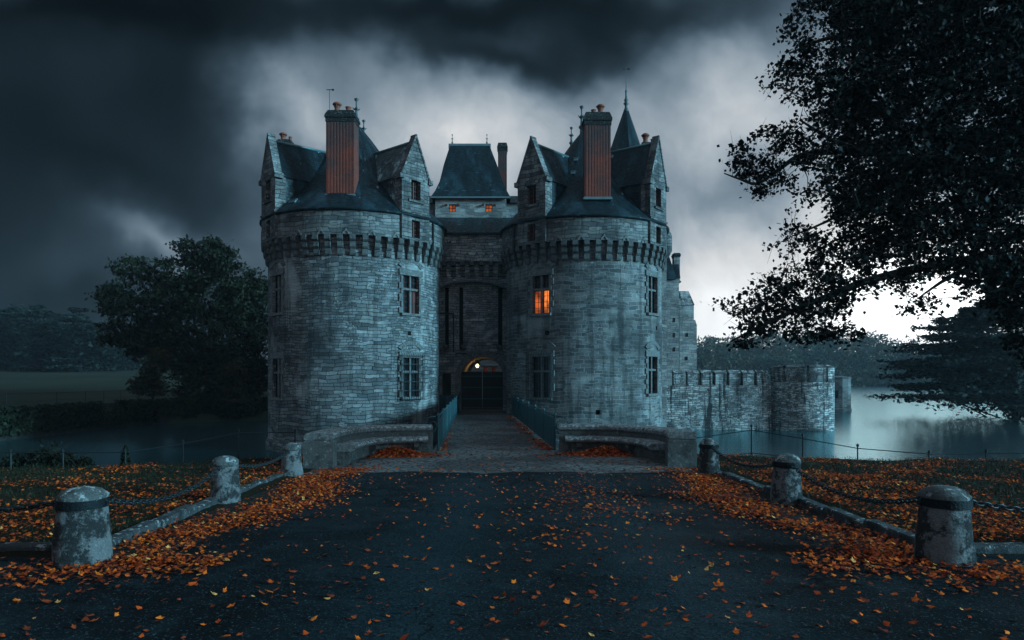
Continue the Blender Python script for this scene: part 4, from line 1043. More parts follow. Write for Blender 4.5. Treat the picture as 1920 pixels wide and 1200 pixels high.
# ------------------------------------------------------------------ curtain wall with battlements, bastions
cwD = 48.4
cw_ = thing('battlemented_wall', (14, cwD, WATER-.5), 'black streaked stone wall with stepped battlements running from the right tower into the lake', 'wall')
zt = Z_(723, cwD); x0, x1 = X_(1246, cwD), X_(1446, cwD)
b = MB(); b.grid_wall(lambda a, z, d: (a, cwD-d+max(0, -1.6-z)*-.1, z), list(np.linspace(x0, x1, 9)), list(np.linspace(WATER-.5, zt, 5)), [])
b.quad([(x0, cwD, zt), (x1, cwD, zt), (x1, cwD+.7, zt), (x0, cwD+.7, zt)]); b.quad([(x1, cwD+.7, WATER-.5), (x0, cwD+.7, WATER-.5), (x0, cwD+.7, zt), (x1, cwD+.7, zt)]); b.build('wall', M['curtain'], cw_)
for k in range(7):
    xa, xb = X_(1264+26.0*k, cwD), X_(1283+26.0*k, cwD); zm = Z_(699+(k % 2)*1.0, cwD)
    q = MB(); q.box(((xa+xb)/2, cwD+.3, (zt+zm)/2), (xb-xa, .62, zm-zt), 0, 1, .02)
    q.extrude([(xa-.06, cwD-.08, zm), (xa-.06, cwD+.3, zm+.2), (xa-.06, cwD+.68, zm)][::-1], (xb-xa+.12, 0, 0))
    xg = xb+.10
    q.box((xg, cwD+.36, zt+.05), (.2, .5, .12), 0, .8, .02)
    q.build('merlon', M['curtain'], cw_)
bc, BR = (X_(1500, 49.5), 49.6), 2.28
bs = thing('lake_bastion', (bc[0], bc[1], WATER-.5), 'round battlemented bastion standing in the lake at the end of the streaked wall', 'bastion')
b = MB(); ztb = Z_(716, 47.4)
b.lathe([(BR+.14, WATER-.5), (BR+.10, WATER+.12), (BR, WATER+.2), (BR, ztb)], (*bc, 0), 48); b.build('wall', M['curtain'], bs)
for a0, a1 in ((-78, -52), (-44, -14), (-6, 24), (30, 88)):
    q = MB(); n = 8; zm = Z_(689, 47.4)
    q.lathe([(BR+.01, ztb-.02), (BR+.01, zm)], (*bc, 0), n, R_(a0), R_(a1)); q.lathe([(BR-.55, zm), (BR-.55, ztb-.02)], (*bc, 0), n, R_(a0), R_(a1))
    q.lathe([(BR+.07, zm), (BR+.07, zm+.04), (BR-.27, zm+.2), (BR-.61, zm+.04), (BR-.61, zm), (BR+.07, zm)], (*bc, 0), n, R_(a0-.8), R_(a1+.8))
    for a in (a0, a1):
        n_ = Vector((math.sin(R_(a)), -math.cos(R_(a)), 0)); c0 = Vector((*bc, 0))
        P = [c0+n_*(BR-.55)+Vector((0, 0, ztb)), c0+n_*(BR+.01)+Vector((0, 0, ztb)), c0+n_*(BR+.01)+Vector((0, 0, zm)), c0+n_*(BR-.55)+Vector((0, 0, zm))]
        q.quad(P if a == a0 else P[::-1])
    q.build('merlon', M['curtain'], bs)
fbx, fby = (X_(1554, 73), X_(1605, 73)), 73.
fb_ = thing('far_bastion', (sum(fbx)/2, fby, WATER-.5), 'low plain stone bastion with one small window farther out in the lake', 'bastion')
b = MB(); ztf = Z_(710, 73)
b.lathe([((fbx[1]-fbx[0])/2+.1, WATER-.5), ((fbx[1]-fbx[0])/2+.08, WATER+.3), ((fbx[1]-fbx[0])/2, WATER+.4), ((fbx[1]-fbx[0])/2, ztf)], (sum(fbx)/2, fby+1.4, 0), 12); b.build('wall', M['wing'], fb_)
q = MB(); q.lathe([((fbx[1]-fbx[0])/2+.05, ztf), ((fbx[1]-fbx[0])/2+.05, ztf+.16), (.4, ztf+.3)], (sum(fbx)/2, fby+1.4, 0), 12); q.build('coping', M['dress'], fb_)
q = MB(); q.box((X_(1572, 73), fby+.22, Z_(739, 73)), (.5, .3, .8)); q.build('window', M['hole_shade'], fb_)

# ------------------------------------------------------------------ bridge and railings
RL0, RL1 = Vector((-2.08, 19.5, zg(20))), Vector((X_(860, 41.6), 41.9, zg(20)))
RR0, RR1 = Vector((1.22, 19.7, zg(20))), Vector((X_(951, 41), 41.9, zg(20)))
br = thing('bridge', (-.8, 30, WATER-.5), 'narrow cobbled stone bridge crossing the moat to the gate', 'bridge')
b = MB(); N = 14
for i in range(N):
    for j in range(4):
        f0, f1, g0, g1 = i/N, (i+1)/N, j/4, (j+1)/4
        e = .16
        Lx = lambda f: RL0.lerp(RL1, f)-Vector((e, 0, 0)); Rx = lambda f: RR0.lerp(RR1, f)+Vector((e, 0, 0))
        b.quad([Lx(f0).lerp(Rx(f0), g0)+Vector((0, 0, .004)), Lx(f0).lerp(Rx(f0), g1)+Vector((0, 0, .004)), Lx(f1).lerp(Rx(f1), g1)+Vector((0, 0, .004)), Lx(f1).lerp(Rx(f1), g0)+Vector((0, 0, .004))])
b.build('deck', M['cobble'], br)
q = MB()
for A, B, s in ((Lx(0), Lx(1), 1), (Rx(0), Rx(1), -1)):
    P = [A, B, B+Vector((0, 0, -2.6)), A+Vector((0, 0, -2.6))]; q.quad(P if s < 0 else P[::-1])
q.build('side_wall', M['gate'], br)
def railing(label, A, B, scroll_dir, inner):
    root = thing('bridge_railing', A, label, 'railing', 'railings of the bridge')
    n = 16; hgt = .98
    d = (B-A); T = d.normalized(); nr = Vector((T.y, -T.x, 0))
    q = MB(); q.obox(A, T, Vector((0, 0, 1)), nr, .03, d.length, .07, hgt-.06, -.006, .006); q.build('sheet_panel', M['railing'], root)
    q = MB()
    q.obox(A, T, Vector((0, 0, 1)), nr, 0, d.length, .05, .10, -.02, .02); q.obox(A, T, Vector((0, 0, 1)), nr, 0, d.length, hgt-.13, hgt-.09, -.016, .016)
    k = 0.0
    while k < d.length:
        q.obox(A, T, Vector((0, 0, 1)), nr, k+.3, k+.318, .1, hgt-.1, -.014, .014); k += .36
    q.build('frame', M['railing'], root)
    q = MB(); q.tube([A+Vector((0, 0, hgt)), A+d*.5+Vector((0, 0, hgt)), B+Vector((0, 0, hgt))], .032, 8); q.build('handrail', M['railing'], root, True)
    for i in range(0, 9):
        p = A+d*(i/8*.995+.002); q = MB()
        q.tube([p, p+Vector((0, 0, hgt+.02))], .03, 8); q.lathe([(.045, hgt+.02), (.05, hgt+.05), (.03, hgt+.09), (0, hgt+.12)], p, 8)
        q.tube([p+Vector((0, 0, .75)), p-nr*inner*.32+Vector((0, 0, .02))], .016, 5); q.build('post', M['railing'], root)
    q = MB(); pts = []; rad = []
    for i in range(34):                                       # scroll end
        t_ = i/33; a = math.pi/2+t_*2.6*math.pi*1.0; r_ = .21*(1-t_)**.8+.02
        ctr = A+Vector((scroll_dir*.16, -.05, hgt-.23))
        pts.append(ctr+Vector((-scroll_dir*math.cos(a)*-1*r_ if False else scroll_dir*(-math.cos(a))*r_, 0, math.sin(a)*r_))); rad.append(.022*(1-.5*t_))
    q.tube([A+Vector((0, .1, hgt))]+pts, [.026]+rad, 6); q.build('scroll', M['railing'], root, True)
    return root
railing('teal painted iron railing with scroll end on the left side of the bridge', RL0, RL1, -1, 1)
railing('teal painted iron railing with scroll end on the right side of the bridge', RR0, RR1, 1, -1)
q = MB()
A = RL1+Vector((-1.5, -1.2, .0)); 
fbr = thing('footbridge_railing', A, 'short teal railing of the small footbridge by the postern left of the gate', 'railing')
q.obox(A, Vector((1, 0, 0)), Vector((0, 0, 1)), Vector((0, -1, 0)), -.3, 1.25, -.5, .95, -.008, .008); q.build('sheet_panel', M['railing'], fbr)
q = MB(); q.tube([A+Vector((-.32, 0, .97)), A+Vector((1.27, 0, .97))], .03, 6)
for x in (-.3, .2, .75, 1.25): q.tube([A+Vector((x, -.02, -.5)), A+Vector((x, -.02, 1.0))], .022, 6)
q.build('handrail', M['railing'], fbr)
b = MB(); b.box((A.x+.45, A.y+.6, DZ-.06), (1.6, 1.3, .1)); b.build('deck', M['wood'], fbr)

# ------------------------------------------------------------------ curved stone benches
def bez(pts, n=8):
    out = []
    P = [Vector(p) for p in pts]; P = [P[0]*2-P[1]]+P+[P[-1]*2-P[-2]]
    for i in range(1, len(P)-2):
        for k in range(n):
            t_ = k/n; a, b_, c_, d_ = P[i-1:i+3]
            out.append(.5*((2*b_)+(c_-a)*t_+(2*a-5*b_+4*c_-d_)*t_*t_+(3*b_-a-3*c_+d_)*t_**3))
    out.append(P[-2]); return out
def bench(label, plan, side, base):
    root = thing('stone_bench', base, label, 'bench', 'curved stone benches at the bridge head')
    path = bez([(x, y, zg(y)) for x, y in plan], 8)
    b = MB(); b.sweep([(-.24, -.2), (.24, -.2), (.24, .60), (-.24, .60)], path, side); b.build('back_wall', M['bench'], root)
    # coping in separate stones
    n = len(path); k = 0; cop = MB()
    cuts = [0, 9, 17, 25, n-1]
    for a, c in zip(cuts, cuts[1:]):
        seg = [Vector(p) for p in path[a:c+1]]
        if a == 0: seg[0] = seg[0]+(seg[0]-seg[1]).normalized()*.07
        seg[-1] = seg[-1].lerp(seg[-2], .06)
        dzr = random.uniform(-.008, .008)
        cop.sweep([(-.27, .60+dzr), (.27, .60+dzr), (.31, .635+dzr), (.31, .70+dzr), (.27, .74+dzr), (-.27, .75+dzr), (-.31, .70+dzr), (-.31, .63+dzr)], seg, side)
    cop.build('coping', M['coping'], root)
    cuts = [4, 12, 20, 27, n-2]; s = MB()
    for a, c in zip(cuts, cuts[1:]):
        seg = [Vector(p) for p in path[a:c+1]]; seg[-1] = seg[-1].lerp(seg[-2], .07)
        s.sweep([(.25, .31), (.60, .30), (.68, .335), (.70, .38), (.67, .425), (.60, .45), (.25, .46)], seg, side)
    s.build('seat', M['coping'], root)
    s = MB(); s.sweep([(.25, -.2), (.44, -.2), (.44, .31), (.25, .31)], path[4:n-2], side); s.build('seat_base', M['bench'], root)
    for i in (5, n//2, n-5):
        s = MB(); seg = [path[i].lerp(path[i+1], 0), path[i+1]]
        s.sweep([(.44, -.15), (.52, -.15), (.55, .08), (.53, .09), (.53, .12), (.62, .2), (.62, .30), (.44, .30)], seg, side); s.build('seat_support', M['bench'], root)
    p0, p1 = path[0], path[3]
    s = MB(); ang = math.atan2(p1.y-p0.y, p1.x-p0.x)
    s.box(((p0.x*.8+p1.x*.2), p0.y+.12, zg(p0.y)+.2), (.62, .62, .78), ang, .99, .02); s.build('end_pier', M['bench'], root)
    return root
bench('curved grey stone bench left of the bridge, beside the left tower', [(-4.10, 14.75), (-4.22, 15.9), (-4.18, 17.1), (-3.85, 18.3), (-3.15, 18.95), (-2.2, 19.15)], 1, (-3.8, 17, zg(17)))
bench('curved grey stone bench right of the bridge, in front of the right tower', [(3.72, 15.2), (3.82, 16.2), (3.72, 17.4), (3.3, 18.5), (2.5, 19.2), (1.32, 19.35)], -1, (3.3, 17, zg(17)))

# ------------------------------------------------------------------ bollards and chains
def bollard(label, x, y, h, r0, r1, collar=True, tilt=0, seed=0):
    r0, r1 = r0*1.04, r1*.965
    root = thing('stone_bollard', (x, y, zg(y)-.03), label, 'bollard', 'stone bollards along the drive')
    rs = random.Random(seed); ph = [rs.uniform(0, 6) for _ in range(4)]
    z = zg(y)-.03
    jit = lambda a, zz: 1+.018*math.sin(2*a+ph[0]+zz*3)+.05*mnoise.noise(Vector((math.cos(a)*1.6+seed*9, math.sin(a)*1.6, zz*4)))+.03*mnoise.noise(Vector((math.cos(a)*5+seed, math.sin(a)*5, zz*14)))
    b = MB(); hb = h*.80
    b.lathe([(r0*(1.01-.02*q_)+(r1-r0)*max(0, q_*1.25-.25), hb*q_) for q_ in np.linspace(0, 1, 15)], (x, y, z), 44, jit=jit); b.build('shaft', M['bollard'], root, True)
    c = MB(); c.lathe([(r1*1.0, 0), (r1*1.03, h*.05), (r1*1.03, h*.10), (r1*.93, h*.125), (r1*.78, h*.165), (r1*.5, h*.195), (r1*.2, h*.21), (0, h*.212)], (x, y, z+hb), 40, jit=lambda a, zz: 1+.07*mnoise.noise(Vector((math.cos(a)*1.8+seed*3, math.sin(a)*1.8, zz*9)))+.05*mnoise.noise(Vector((math.cos(a)*6, math.sin(a)*6+seed, zz*25)))); c.build('cap', M['bollardcap'], root, True)
    if collar:
        c = MB(); c.lathe([(r1*1.0, -.045), (r1*1.06, -.045), (r1*1.06, .035), (r1*1.0, .035)], (x, y, z+hb+.01), 36); cl = c.build('collar', M['collar'], root)
        for sgn in (-1, 1):
            k = MB(); pts = [(x+sgn*(r1*1.03+.02*math.sin(a)), y, z+hb+.005+.03*math.cos(a)) for a in np.linspace(0, math.pi, 7)]; k.tube(pts, .009, 6); k.build('ring', M['iron'], cl)
    root.rotation_euler.y = tilt
    return Vector((x, y, z+hb))
BL = [bollard('squat pale stone bollard with wide iron collar at the front left corner of the drive', -3.94, 6.36, .72, .232, .208, True, 0, 1),
      bollard('stone bollard with large black lichen patches, middle of the left row', -4.16, 10.05, .69, .205, .185, False, .01, 2),
      bollard('small lichen grey stone bollard next to the pier of the left bench', -4.22, 13.3, .66, .20, .17, False, -.01, 3)]
BR_ = [bollard('squat pale stone bollard with wide iron collar at the front right corner of the drive', 4.0, 6.42, .72, .235, .215, True, .012, 4),
       bollard('stone bollard with iron collar and pale cap, middle of the right row', 3.92, 9.9, .735, .205, .185, True, 0, 5),
       bollard('small stone bollard with iron collar next to the pier of the right bench', 3.82, 13.45, .735, .195, .175, True, 0, 6)]
def chain(label, A, B, sag):
    L_ = (B-A).length; n = int(L_*1.03/.075); b = MB()
    pos = lambda t_: A.lerp(B, t_)+Vector((0, 0, -sag*4*t_*(1-t_)))
    for i in range(n):
        p = pos((i+.5)/n); d = (pos((i+1)/n)-pos(i/n)).normalized()
        s = d.cross(Vector((0, 0, 1))).normalized(); u = s.cross(d)
        a = s if i % 2 else u
        a = (a*math.cos(.5)+d.cross(a)*math.sin(.5)); pts = []
        for k in range(10):
            th = 2*math.pi*k/9; pts.append(p+d*(.056*math.cos(th))+a*(.027*math.sin(th)))
        b.tube(pts, .0095, 5, False)
    return tag(b.build('chain', M['iron'], None, True), label, 'chain', 'iron chains between the bollards')
e_ = Vector((0, 0, .0))
def link(a, b_, ra, rb):
    d = (b_-a); d.z = 0; d.normalize(); return a+d*ra, b_-d*rb
for lb, a, b_, ra, rb, sg in (('black iron chain hanging between the front left bollard and the middle left bollard', BL[0], BL[1], .23, .19, .20), ('short iron chain from the middle left bollard to the one by the left bench', BL[1], BL[2], .19, .18, .13),
                              ('black iron chain hanging between the front right bollard and the middle right bollard', BR_[0], BR_[1], .23, .2, .20), ('short iron chain from the middle right bollard to the one by the right bench', BR_[1], BR_[2], .2, .19, .18),
                              ('iron chain leaving the frame from the left side of the front left bollard', BL[0], Vector((-7.6, 6.8, .56)), .23, 0, .16), ('iron chain leaving the frame from the right side of the front right bollard', BR_[0], Vector((7.6, 6.8, .56)), .23, 0, .17)):
    A, B = link(a, b_, ra, rb); chain(lb, A, B, sg)

# ------------------------------------------------------------------ iron fences on the banks
def fence(label, pts, rails, r=.018, cap=True):
    root = thing('iron_fence', pts[0][0], label, 'fence')
    for base, top in pts:
        q = MB(); q.tube([base, top], r, 6)
        if cap: q.lathe([(r*1.8, -.02), (r*1.8, .03), (0, .06)], top, 6)
        q.build('post', M['iron'], root)
    for f in rails:
        q = MB(); q.tube([b_.lerp(t_, f) for b_, t_ in pts], r*.62, 5); q.build('rail', M['iron'], root)
    return root
def fp(px, yt, yb, d): return (W(px, yb, d)-Vector((0, 0, .15)), W(px, yt, d))
fence('thin black iron fence with two rails along the right bank of the moat', [fp(1303, 815, 870, 17.6), fp(1409, 799, 862, 17.8), fp(1505, 816, 868, 17.4), fp(1608, 836, 871, 16.9), fp(1742, 848, 872, 16.7), fp(1849, 847, 872, 16.8), fp(1990, 846, 872, 16.8)], (.9, .32))
fence('thin black iron fence with two rails along the left bank of the moat', [fp(-120, 846, 884, 15.1), fp(20, 846, 884, 15.1), fp(118, 846, 884, 15.0), fp(235, 846, 882, 15.0), fp(343, 829, 880, 15.9), fp(447, 808, 868, 17.), fp(553, 808, 850, 18.5)], (.95, .12))
# far left bank: retaining wall and fence
mw = thing('moat_wall', (-29.5, 40, WATER-.6), 'dark ivy covered retaining wall along the far left bank of the moat', 'wall')
mp = [(-29.4, 12), (-29.5, 30), (-29.5, 46), (-28.6, 52), (-26.5, 56), (-23.5, 58.4), (-18, 60.4), (-14.2, 61.2)]
path = bez([(x, y, 0) for x, y in mp], 6)
b = MB(); b.sweep([(-.25, -2.7), (.35, -2.7), (.22, -.36), (-.25, -.36)], path, 1); b.build('wall', M['moatwall'], mw)
b = MB(); b.sweep([(-.3, -.36), (.3, -.36), (.3, -.24), (-.3, -.24)], path, 1); b.build('coping', M['moatwall'], mw)
P = []; 
for i in range(22000):
    k = random.random()*(len(path)-1); j = int(k); p = path[j].lerp(path[j+1], k-j); t_ = (path[j+1]-path[j]).normalized(); r_ = Vector((t_.y, -t_.x, 0))
    z = random.uniform(-1.75, -.1)
    if mnoise.noise(Vector((p.x*.4, p.y*.4, z*.9))) < -.3: continue
    P.append(p+r_*random.uniform(.27, .5)+Vector((0, 0, z)))
def leaf_quads(P, size, rng_, flat=0.0, aspect=1.0):
    P = np.asarray(P, float); n = len(P)
    a = rng_.normal(size=(n, 3)); a[:, 2] *= (1-flat); a /= np.linalg.norm(a, axis=1)[:, None]
    b_ = rng_.normal(size=(n, 3)); b_[:, 2] *= (1-flat); b_ -= a*np.sum(a*b_, 1)[:, None]; b_ /= np.linalg.norm(b_, axis=1)[:, None]
    s = (size*rng_.uniform(.6, 1.3, n))[:, None]
    V = np.stack([P-a*s, P-b_*s*.55*aspect, P+a*s, P+b_*s*.55*aspect], 1)
    nrm = np.cross(a, b_)*s*.15
    V[:, 0] += nrm; V[:, 2] += nrm
    return V.reshape(-1, 3), np.arange(4*n).reshape(n, 4)
V, F = leaf_quads(P, .16, rng); np_mesh('ivy', V, F, M['ivy'], mw)
fpts = []
for i in range(2, len(path)-8, 2):
    p = path[i]; fpts.append((Vector((p.x-.9, p.y+.3, -.5)), Vector((p.x-.9, p.y+.3, .62))))
fence('thin black post and rail fence along the meadow above the ivy covered wall', fpts, (.97, .55), .022, False)

# ------------------------------------------------------------------ trees
def crown_points(lobes, ncl, per, sig, rng_, shell=.55):
    pts = []
    vol = np.array([l[1][0]*l[1][1]*l[1][2] for l in lobes])**.67; pr = vol/vol.sum()
    for i in rng_.choice(len(lobes), ncl, p=pr):
        c, r = lobes[i]
        v = rng_.normal(size=3); v /= np.linalg.norm(v)
        q = np.array(c)+v*np.array(r)*(shell+(1-shell)*rng_.random())*(1+.12*rng_.normal())
        k = int(per*rng_.uniform(.5, 1.5))
        pts.append(q+rng_.normal(size=(k, 3))*sig*np.array([1.15, 1.15, .6]))
    return np.concatenate(pts)
def tree_limbs(base, fork, lobes, r0, rng_, name, parent, seg=6):
    b = MB(); base, fork = Vector(base), Vector(fork)
    b.tube([base-Vector((0, 0, .4)), base.lerp(fork, .1), base.lerp(fork, .5)+Vector((.1, 0, 0)), fork], [r0*1.5, r0*1.05, r0*.9, r0*.7], 9)
    for c, r in lobes:
        c = Vector(c); mid = fork.lerp(c, .5)+Vector((rng_.normal()*.4, rng_.normal()*.4, .4))
        b.tube([fork-Vector((0, 0, .2)), fork.lerp(mid, .5), mid, c], [r0*.5, r0*.38, r0*.25, r0*.08], 6)
        for k in range(4):
            v = Vector(rng_.normal(size=3)); v.normalize()
            e = c+Vector((v.x*r[0], v.y*r[1], v.z*r[2]))*.8; b.tube([mid.lerp(c, .5), c.lerp(e, .4)+Vector((0, 0, .15)), e], [r0*.16, r0*.09, r0*.03], 5)
    return b.build(name, M['bark'], parent)
def px_lobe(px, py, d, rx, ry, rd=None):
    p = W(px, py, d); s = d/FPX; return (tuple(p), (rx*s, rd if rd else rx*s*.9, ry*s))
# big dark tree on the left bank
tr = thing('broad_tree', W(400, 778, 62), 'large dark broadleaf tree on the left bank of the moat beside the left tower', 'tree')
lobes = [px_lobe(395, 478, 62, 42, 30), px_lobe(335, 520, 62, 50, 40), px_lobe(250, 505, 61, 34, 25), px_lobe(222, 560, 60, 36, 35), px_lobe(290, 585, 61, 60, 45), px_lobe(215, 625, 60, 26, 30), px_lobe(395, 560, 63, 65, 55),
         px_lobe(455, 560, 66, 45, 45), px_lobe(265, 645, 60, 45, 32), px_lobe(370, 660, 61, 75, 55), px_lobe(450, 660, 64, 45, 70), px_lobe(380, 735, 60, 50, 42), px_lobe(445, 745, 62, 40, 35), px_lobe(345, 470, 63, 25, 18), px_lobe(415, 500, 62, 30, 30)]
r1_ = np.random.default_rng(5)
P = crown_points(lobes, 1150, 26, .30, r1_, .62); V, F = leaf_quads(P, .2, r1_); np_mesh('crown', V, F, M['oak'], tr)
tree_limbs(W(400, 785, 62), W(385, 690, 62), lobes[:12], .42, r1_, 'trunk', tr)
def small_tree(name, label, cat, base, lobes, ncl, per, sig, size, mat, r0, seed, group=None):
    t_ = thing(name, base, label, cat, group); g = np.random.default_rng(seed)
    P = crown_points(lobes, ncl, per, sig, g, .3); V, F = leaf_quads(P, size, g); np_mesh('crown', V, F, mat, t_)
    c = Vector(lobes[0][0]); tree_limbs(base, Vector(base).lerp(c, .6), lobes, r0, g, 'trunk', t_)
    return t_
small_tree('young_tree', 'small yellowing tree in front of the large dark tree on the left bank', 'tree', W(285, 760, 58), [px_lobe(285, 700, 58, 32, 38), px_lobe(275, 725, 58, 26, 22), px_lobe(300, 670, 58, 22, 25)], 110, 22, .28, .15, M['oak_y'], .09, 21)
small_tree('bushy_tree', 'rounded bushy tree with faintly yellow top hard against the left tower', 'tree', W(470, 770, 66), [px_lobe(475, 545, 67, 30, 40), px_lobe(480, 610, 66, 30, 60), px_lobe(475, 700, 66, 32, 55)], 260, 24, .4, .2, M['oak'], .2, 22)
small_tree('shrub', 'small dark shrub at the water edge under the large left tree', 'shrub', W(258, 745, 57.5), [px_lobe(258, 728, 57.5, 14, 14), px_lobe(265, 718, 57.5, 9, 9)], 40, 20, .16, .11, M['oak'], .04, 23)
small_tree('shrub', 'pale green shrub below the large left tree close to the castle tower', 'shrub', W(432, 775, 59), [px_lobe(432, 700, 59, 22, 28), px_lobe(436, 735, 59, 22, 28)], 90, 20, .25, .15, M['oak_y'], .06, 24)
# near shrubs by the left fence
for k, (px, py, r, lb) in enumerate(((85, 855, 30, 'tallest leafy bush behind the left fence, near the edge of the photo'), (28, 866, 20, 'low dark bush behind the left fence at the very edge of the photo'), (122, 864, 20, 'medium bush behind the left fence, right of the tallest bush'), (158, 868, 10, 'wispy small bush behind the left fence, nearest to the water glint'))):
    d = 16.2
    small_tree('bush', lb, 'bush', W(px, 895, d), [px_lobe(px, py, d, r*.8, r*.9), px_lobe(px-r*.5, py+r*.4, d, r*.6, r*.6), px_lobe(px+r*.5, py+r*.4, d+.2, r*.6, r*.6)], int(3.2*r)+10, 14, .05, .042, M['oak'], .02, 31+k, 'bushes along the left bank')
t_ = thing('conical_shrub', W(235, 884, 15.2), 'small cone shaped clipped shrub growing against a left fence post', 'shrub'); g = np.random.default_rng(41)
P = []
for i in range(900):
    f = g.random()**.7; a = g.random()*6.28; r_ = .15*(1-f*.85)*math.sqrt(g.random()); c = W(235, 882-46*f, 15.2); P.append((c.x+r_*math.cos(a), c.y+r_*math.sin(a), c.z))
V, F = leaf_quads(P, .035, g); np_mesh('crown', V, F, M['ivy'], t_)
q = MB(); q.tube([W(235, 886, 15.2), W(235, 842, 15.2)], .015, 5); q.build('trunk', M['bark'], t_)

# layered cedars
def cedar(name, label, base, H, spread, n_l, seed, group=None, leaf=.3, dens=1.0, lean=0, kind_mat='conifer', f_lo=.18, half=None):
    t_ = thing(name, base, label, 'tree', group); g = np.random.default_rng(seed); b = MB(); base = Vector(base); P = []
    b.tube([base-Vector((0, 0, .5)), base+Vector((lean*.3, 0, H*.5)), base+Vector((lean, 0, H*.97))], [H*.03, H*.02, H*.005], 8)
    for i in range(n_l):
        f = f_lo+(.98-f_lo)*(i+g.random()*.5)/n_l; z = H*f
        rad = spread*(1-f**2.2)*g.uniform(.7, 1.1)+spread*.16
        for k in range(g.integers(4, 7)):
            a = g.random()*6.28
            if half is not None and g.random() < .55: a = half+g.normal()*.7
            e = base+Vector((lean*f+math.cos(a)*rad, math.sin(a)*rad, z+rad*g.uniform(-.05, .16))); s = base+Vector((lean*f, 0, z-rad*.12)); m_ = s.lerp(e, .55)+Vector((0, 0, rad*.10))
            b.tube([s, m_, e], [H*.007, H*.005, H*.002], 5)
            n_ = int(60*dens)
            for q in range(n_):
                u_ = g.uniform(.3, 1.03); c = (s.lerp(m_, u_/.55) if u_ < .55 else m_.lerp(e, (u_-.55)/.45))
                w_ = rad*.24*(1.25-u_); P.append((c.x+g.normal()*w_, c.y+g.normal()*w_, c.z+g.normal()*H*.008-abs(g.normal())*H*.008))
    V, F = leaf_quads(P, leaf, g, .72); np_mesh('crown', V, F, M[kind_mat], t_); b.build('trunk', M['bark'], t_)
    return t_
for k, (px, ytop, d, sp, lb) in enumerate(((66, 566, 150, 6.2, 'cedar with a flat pointed top, left of the pair of cedars beyond the meadow'), (150, 574, 145, 6.0, 'tallest right hand cedar beyond the meadow, nearest to the large dark tree'), (18, 572, 155, 6.8, 'broad dark cedar beyond the meadow at the edge of the photo'),
                                          (105, 585, 160, 6.0, 'cedar standing back between the two flat topped cedars'), (190, 600, 160, 5.8, 'lower cedar beyond the meadow just left of the large dark tree'))):
    base = Vector((X_(px, d), d, float(ground_z(X_(px, d), d)))); H = Z_(ytop, d)-base.z
    cedar('cedar_tree', lb, base, H, sp, 13, 60+k, 'cedars beyond the meadow', .42, 2.2, 0, 'conifer', .03)
# dark wood behind the meadow, one mass
P = []
g = np.random.default_rng(77)
def wood(spots, lobes_per, cl, per, sig, size, mat, name, label):
    P = []
    for (x, y, H, r) in spots:
        z0 = float(ground_z(x, y))
        lob = [((x+g.normal()*r*.35, y+g.normal()*r*.3, z0+H*g.uniform(.25, .8)), (r*.62, r*.6, H*.26)) for _ in range(lobes_per)]
        lob.append(((x, y-r*.2, z0+H*.12), (r*.9, r*.7, H*.2)))
        lob.append(((x, y, z0+H*.75), (r*.5, r*.5, H*.25)))
        P.append(crown_points(lob, cl, per, sig, g, .5))
    V, F = leaf_quads(np.concatenate(P), size, g)
    return tag(np_mesh(name, V, F, mat), label, 'wood', kind='stuff')
sp = []
for k in range(70):
    px = -260+ k*10+g.normal()*6; d = 168+g.random()*45; x = X_(px, d)
    ytop = np.interp(px, [-260, 0, 40, 120, 200, 260, 420], [560, 575, 585, 600, 612, 640, 640])+g.normal()*6
    z0 = float(ground_z(x, d)); sp.append((x, d, max(6, Z_(ytop, d)-z0), 5.5))
wood(sp, 5, 52, 18, .7, .5, M['conifer'], 'far_wood', 'dark line of wood behind the meadow on the left')
# far shore of the lake: individually standing trees in front, wood behind
sp = []
for k in range(84):
    px = 1225+k*9.2+g.normal()*5; d = 250+g.random()*70; x = X_(px, d)
    ytop = np.interp(px, [1225, 1310, 1420, 1500, 1580, 1640, 1700, 1760, 1850, 2000], [650, 640, 624, 616, 622, 632, 637, 628, 622, 615])+g.normal()*8
    z0 = float(ground_z(x, d)); sp.append((x, d, max(7, Z_(ytop, d)-z0), 7.5+g.random()*2))
for k in range(60):
    px = 1240+k*12+g.normal()*5; d = 247+g.random()*6; x = X_(px, d); z0 = float(ground_z(x, d)); sp.append((x, d, g.uniform(6, 11), 6))
for k in range(70):
    px = 1240+k*10+g.normal()*4; d = 243+g.random()*3; x = X_(px, d); sp.append((x, d, g.uniform(3, 5), 5))
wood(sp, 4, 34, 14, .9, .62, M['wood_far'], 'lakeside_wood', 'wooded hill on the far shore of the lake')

# big cedar on the right shore, reaching over the water
cb = Vector((X_(1905, 62), 62, float(ground_z(X_(1905, 62), 62))))
cedar('spreading_cedar', 'spreading cedar with flat layered branches leaning over the lake on the right', cb, 11.5, 9.8, 19, 91, None, .24, 5.0, -.6, 'conifer', .06, math.pi)

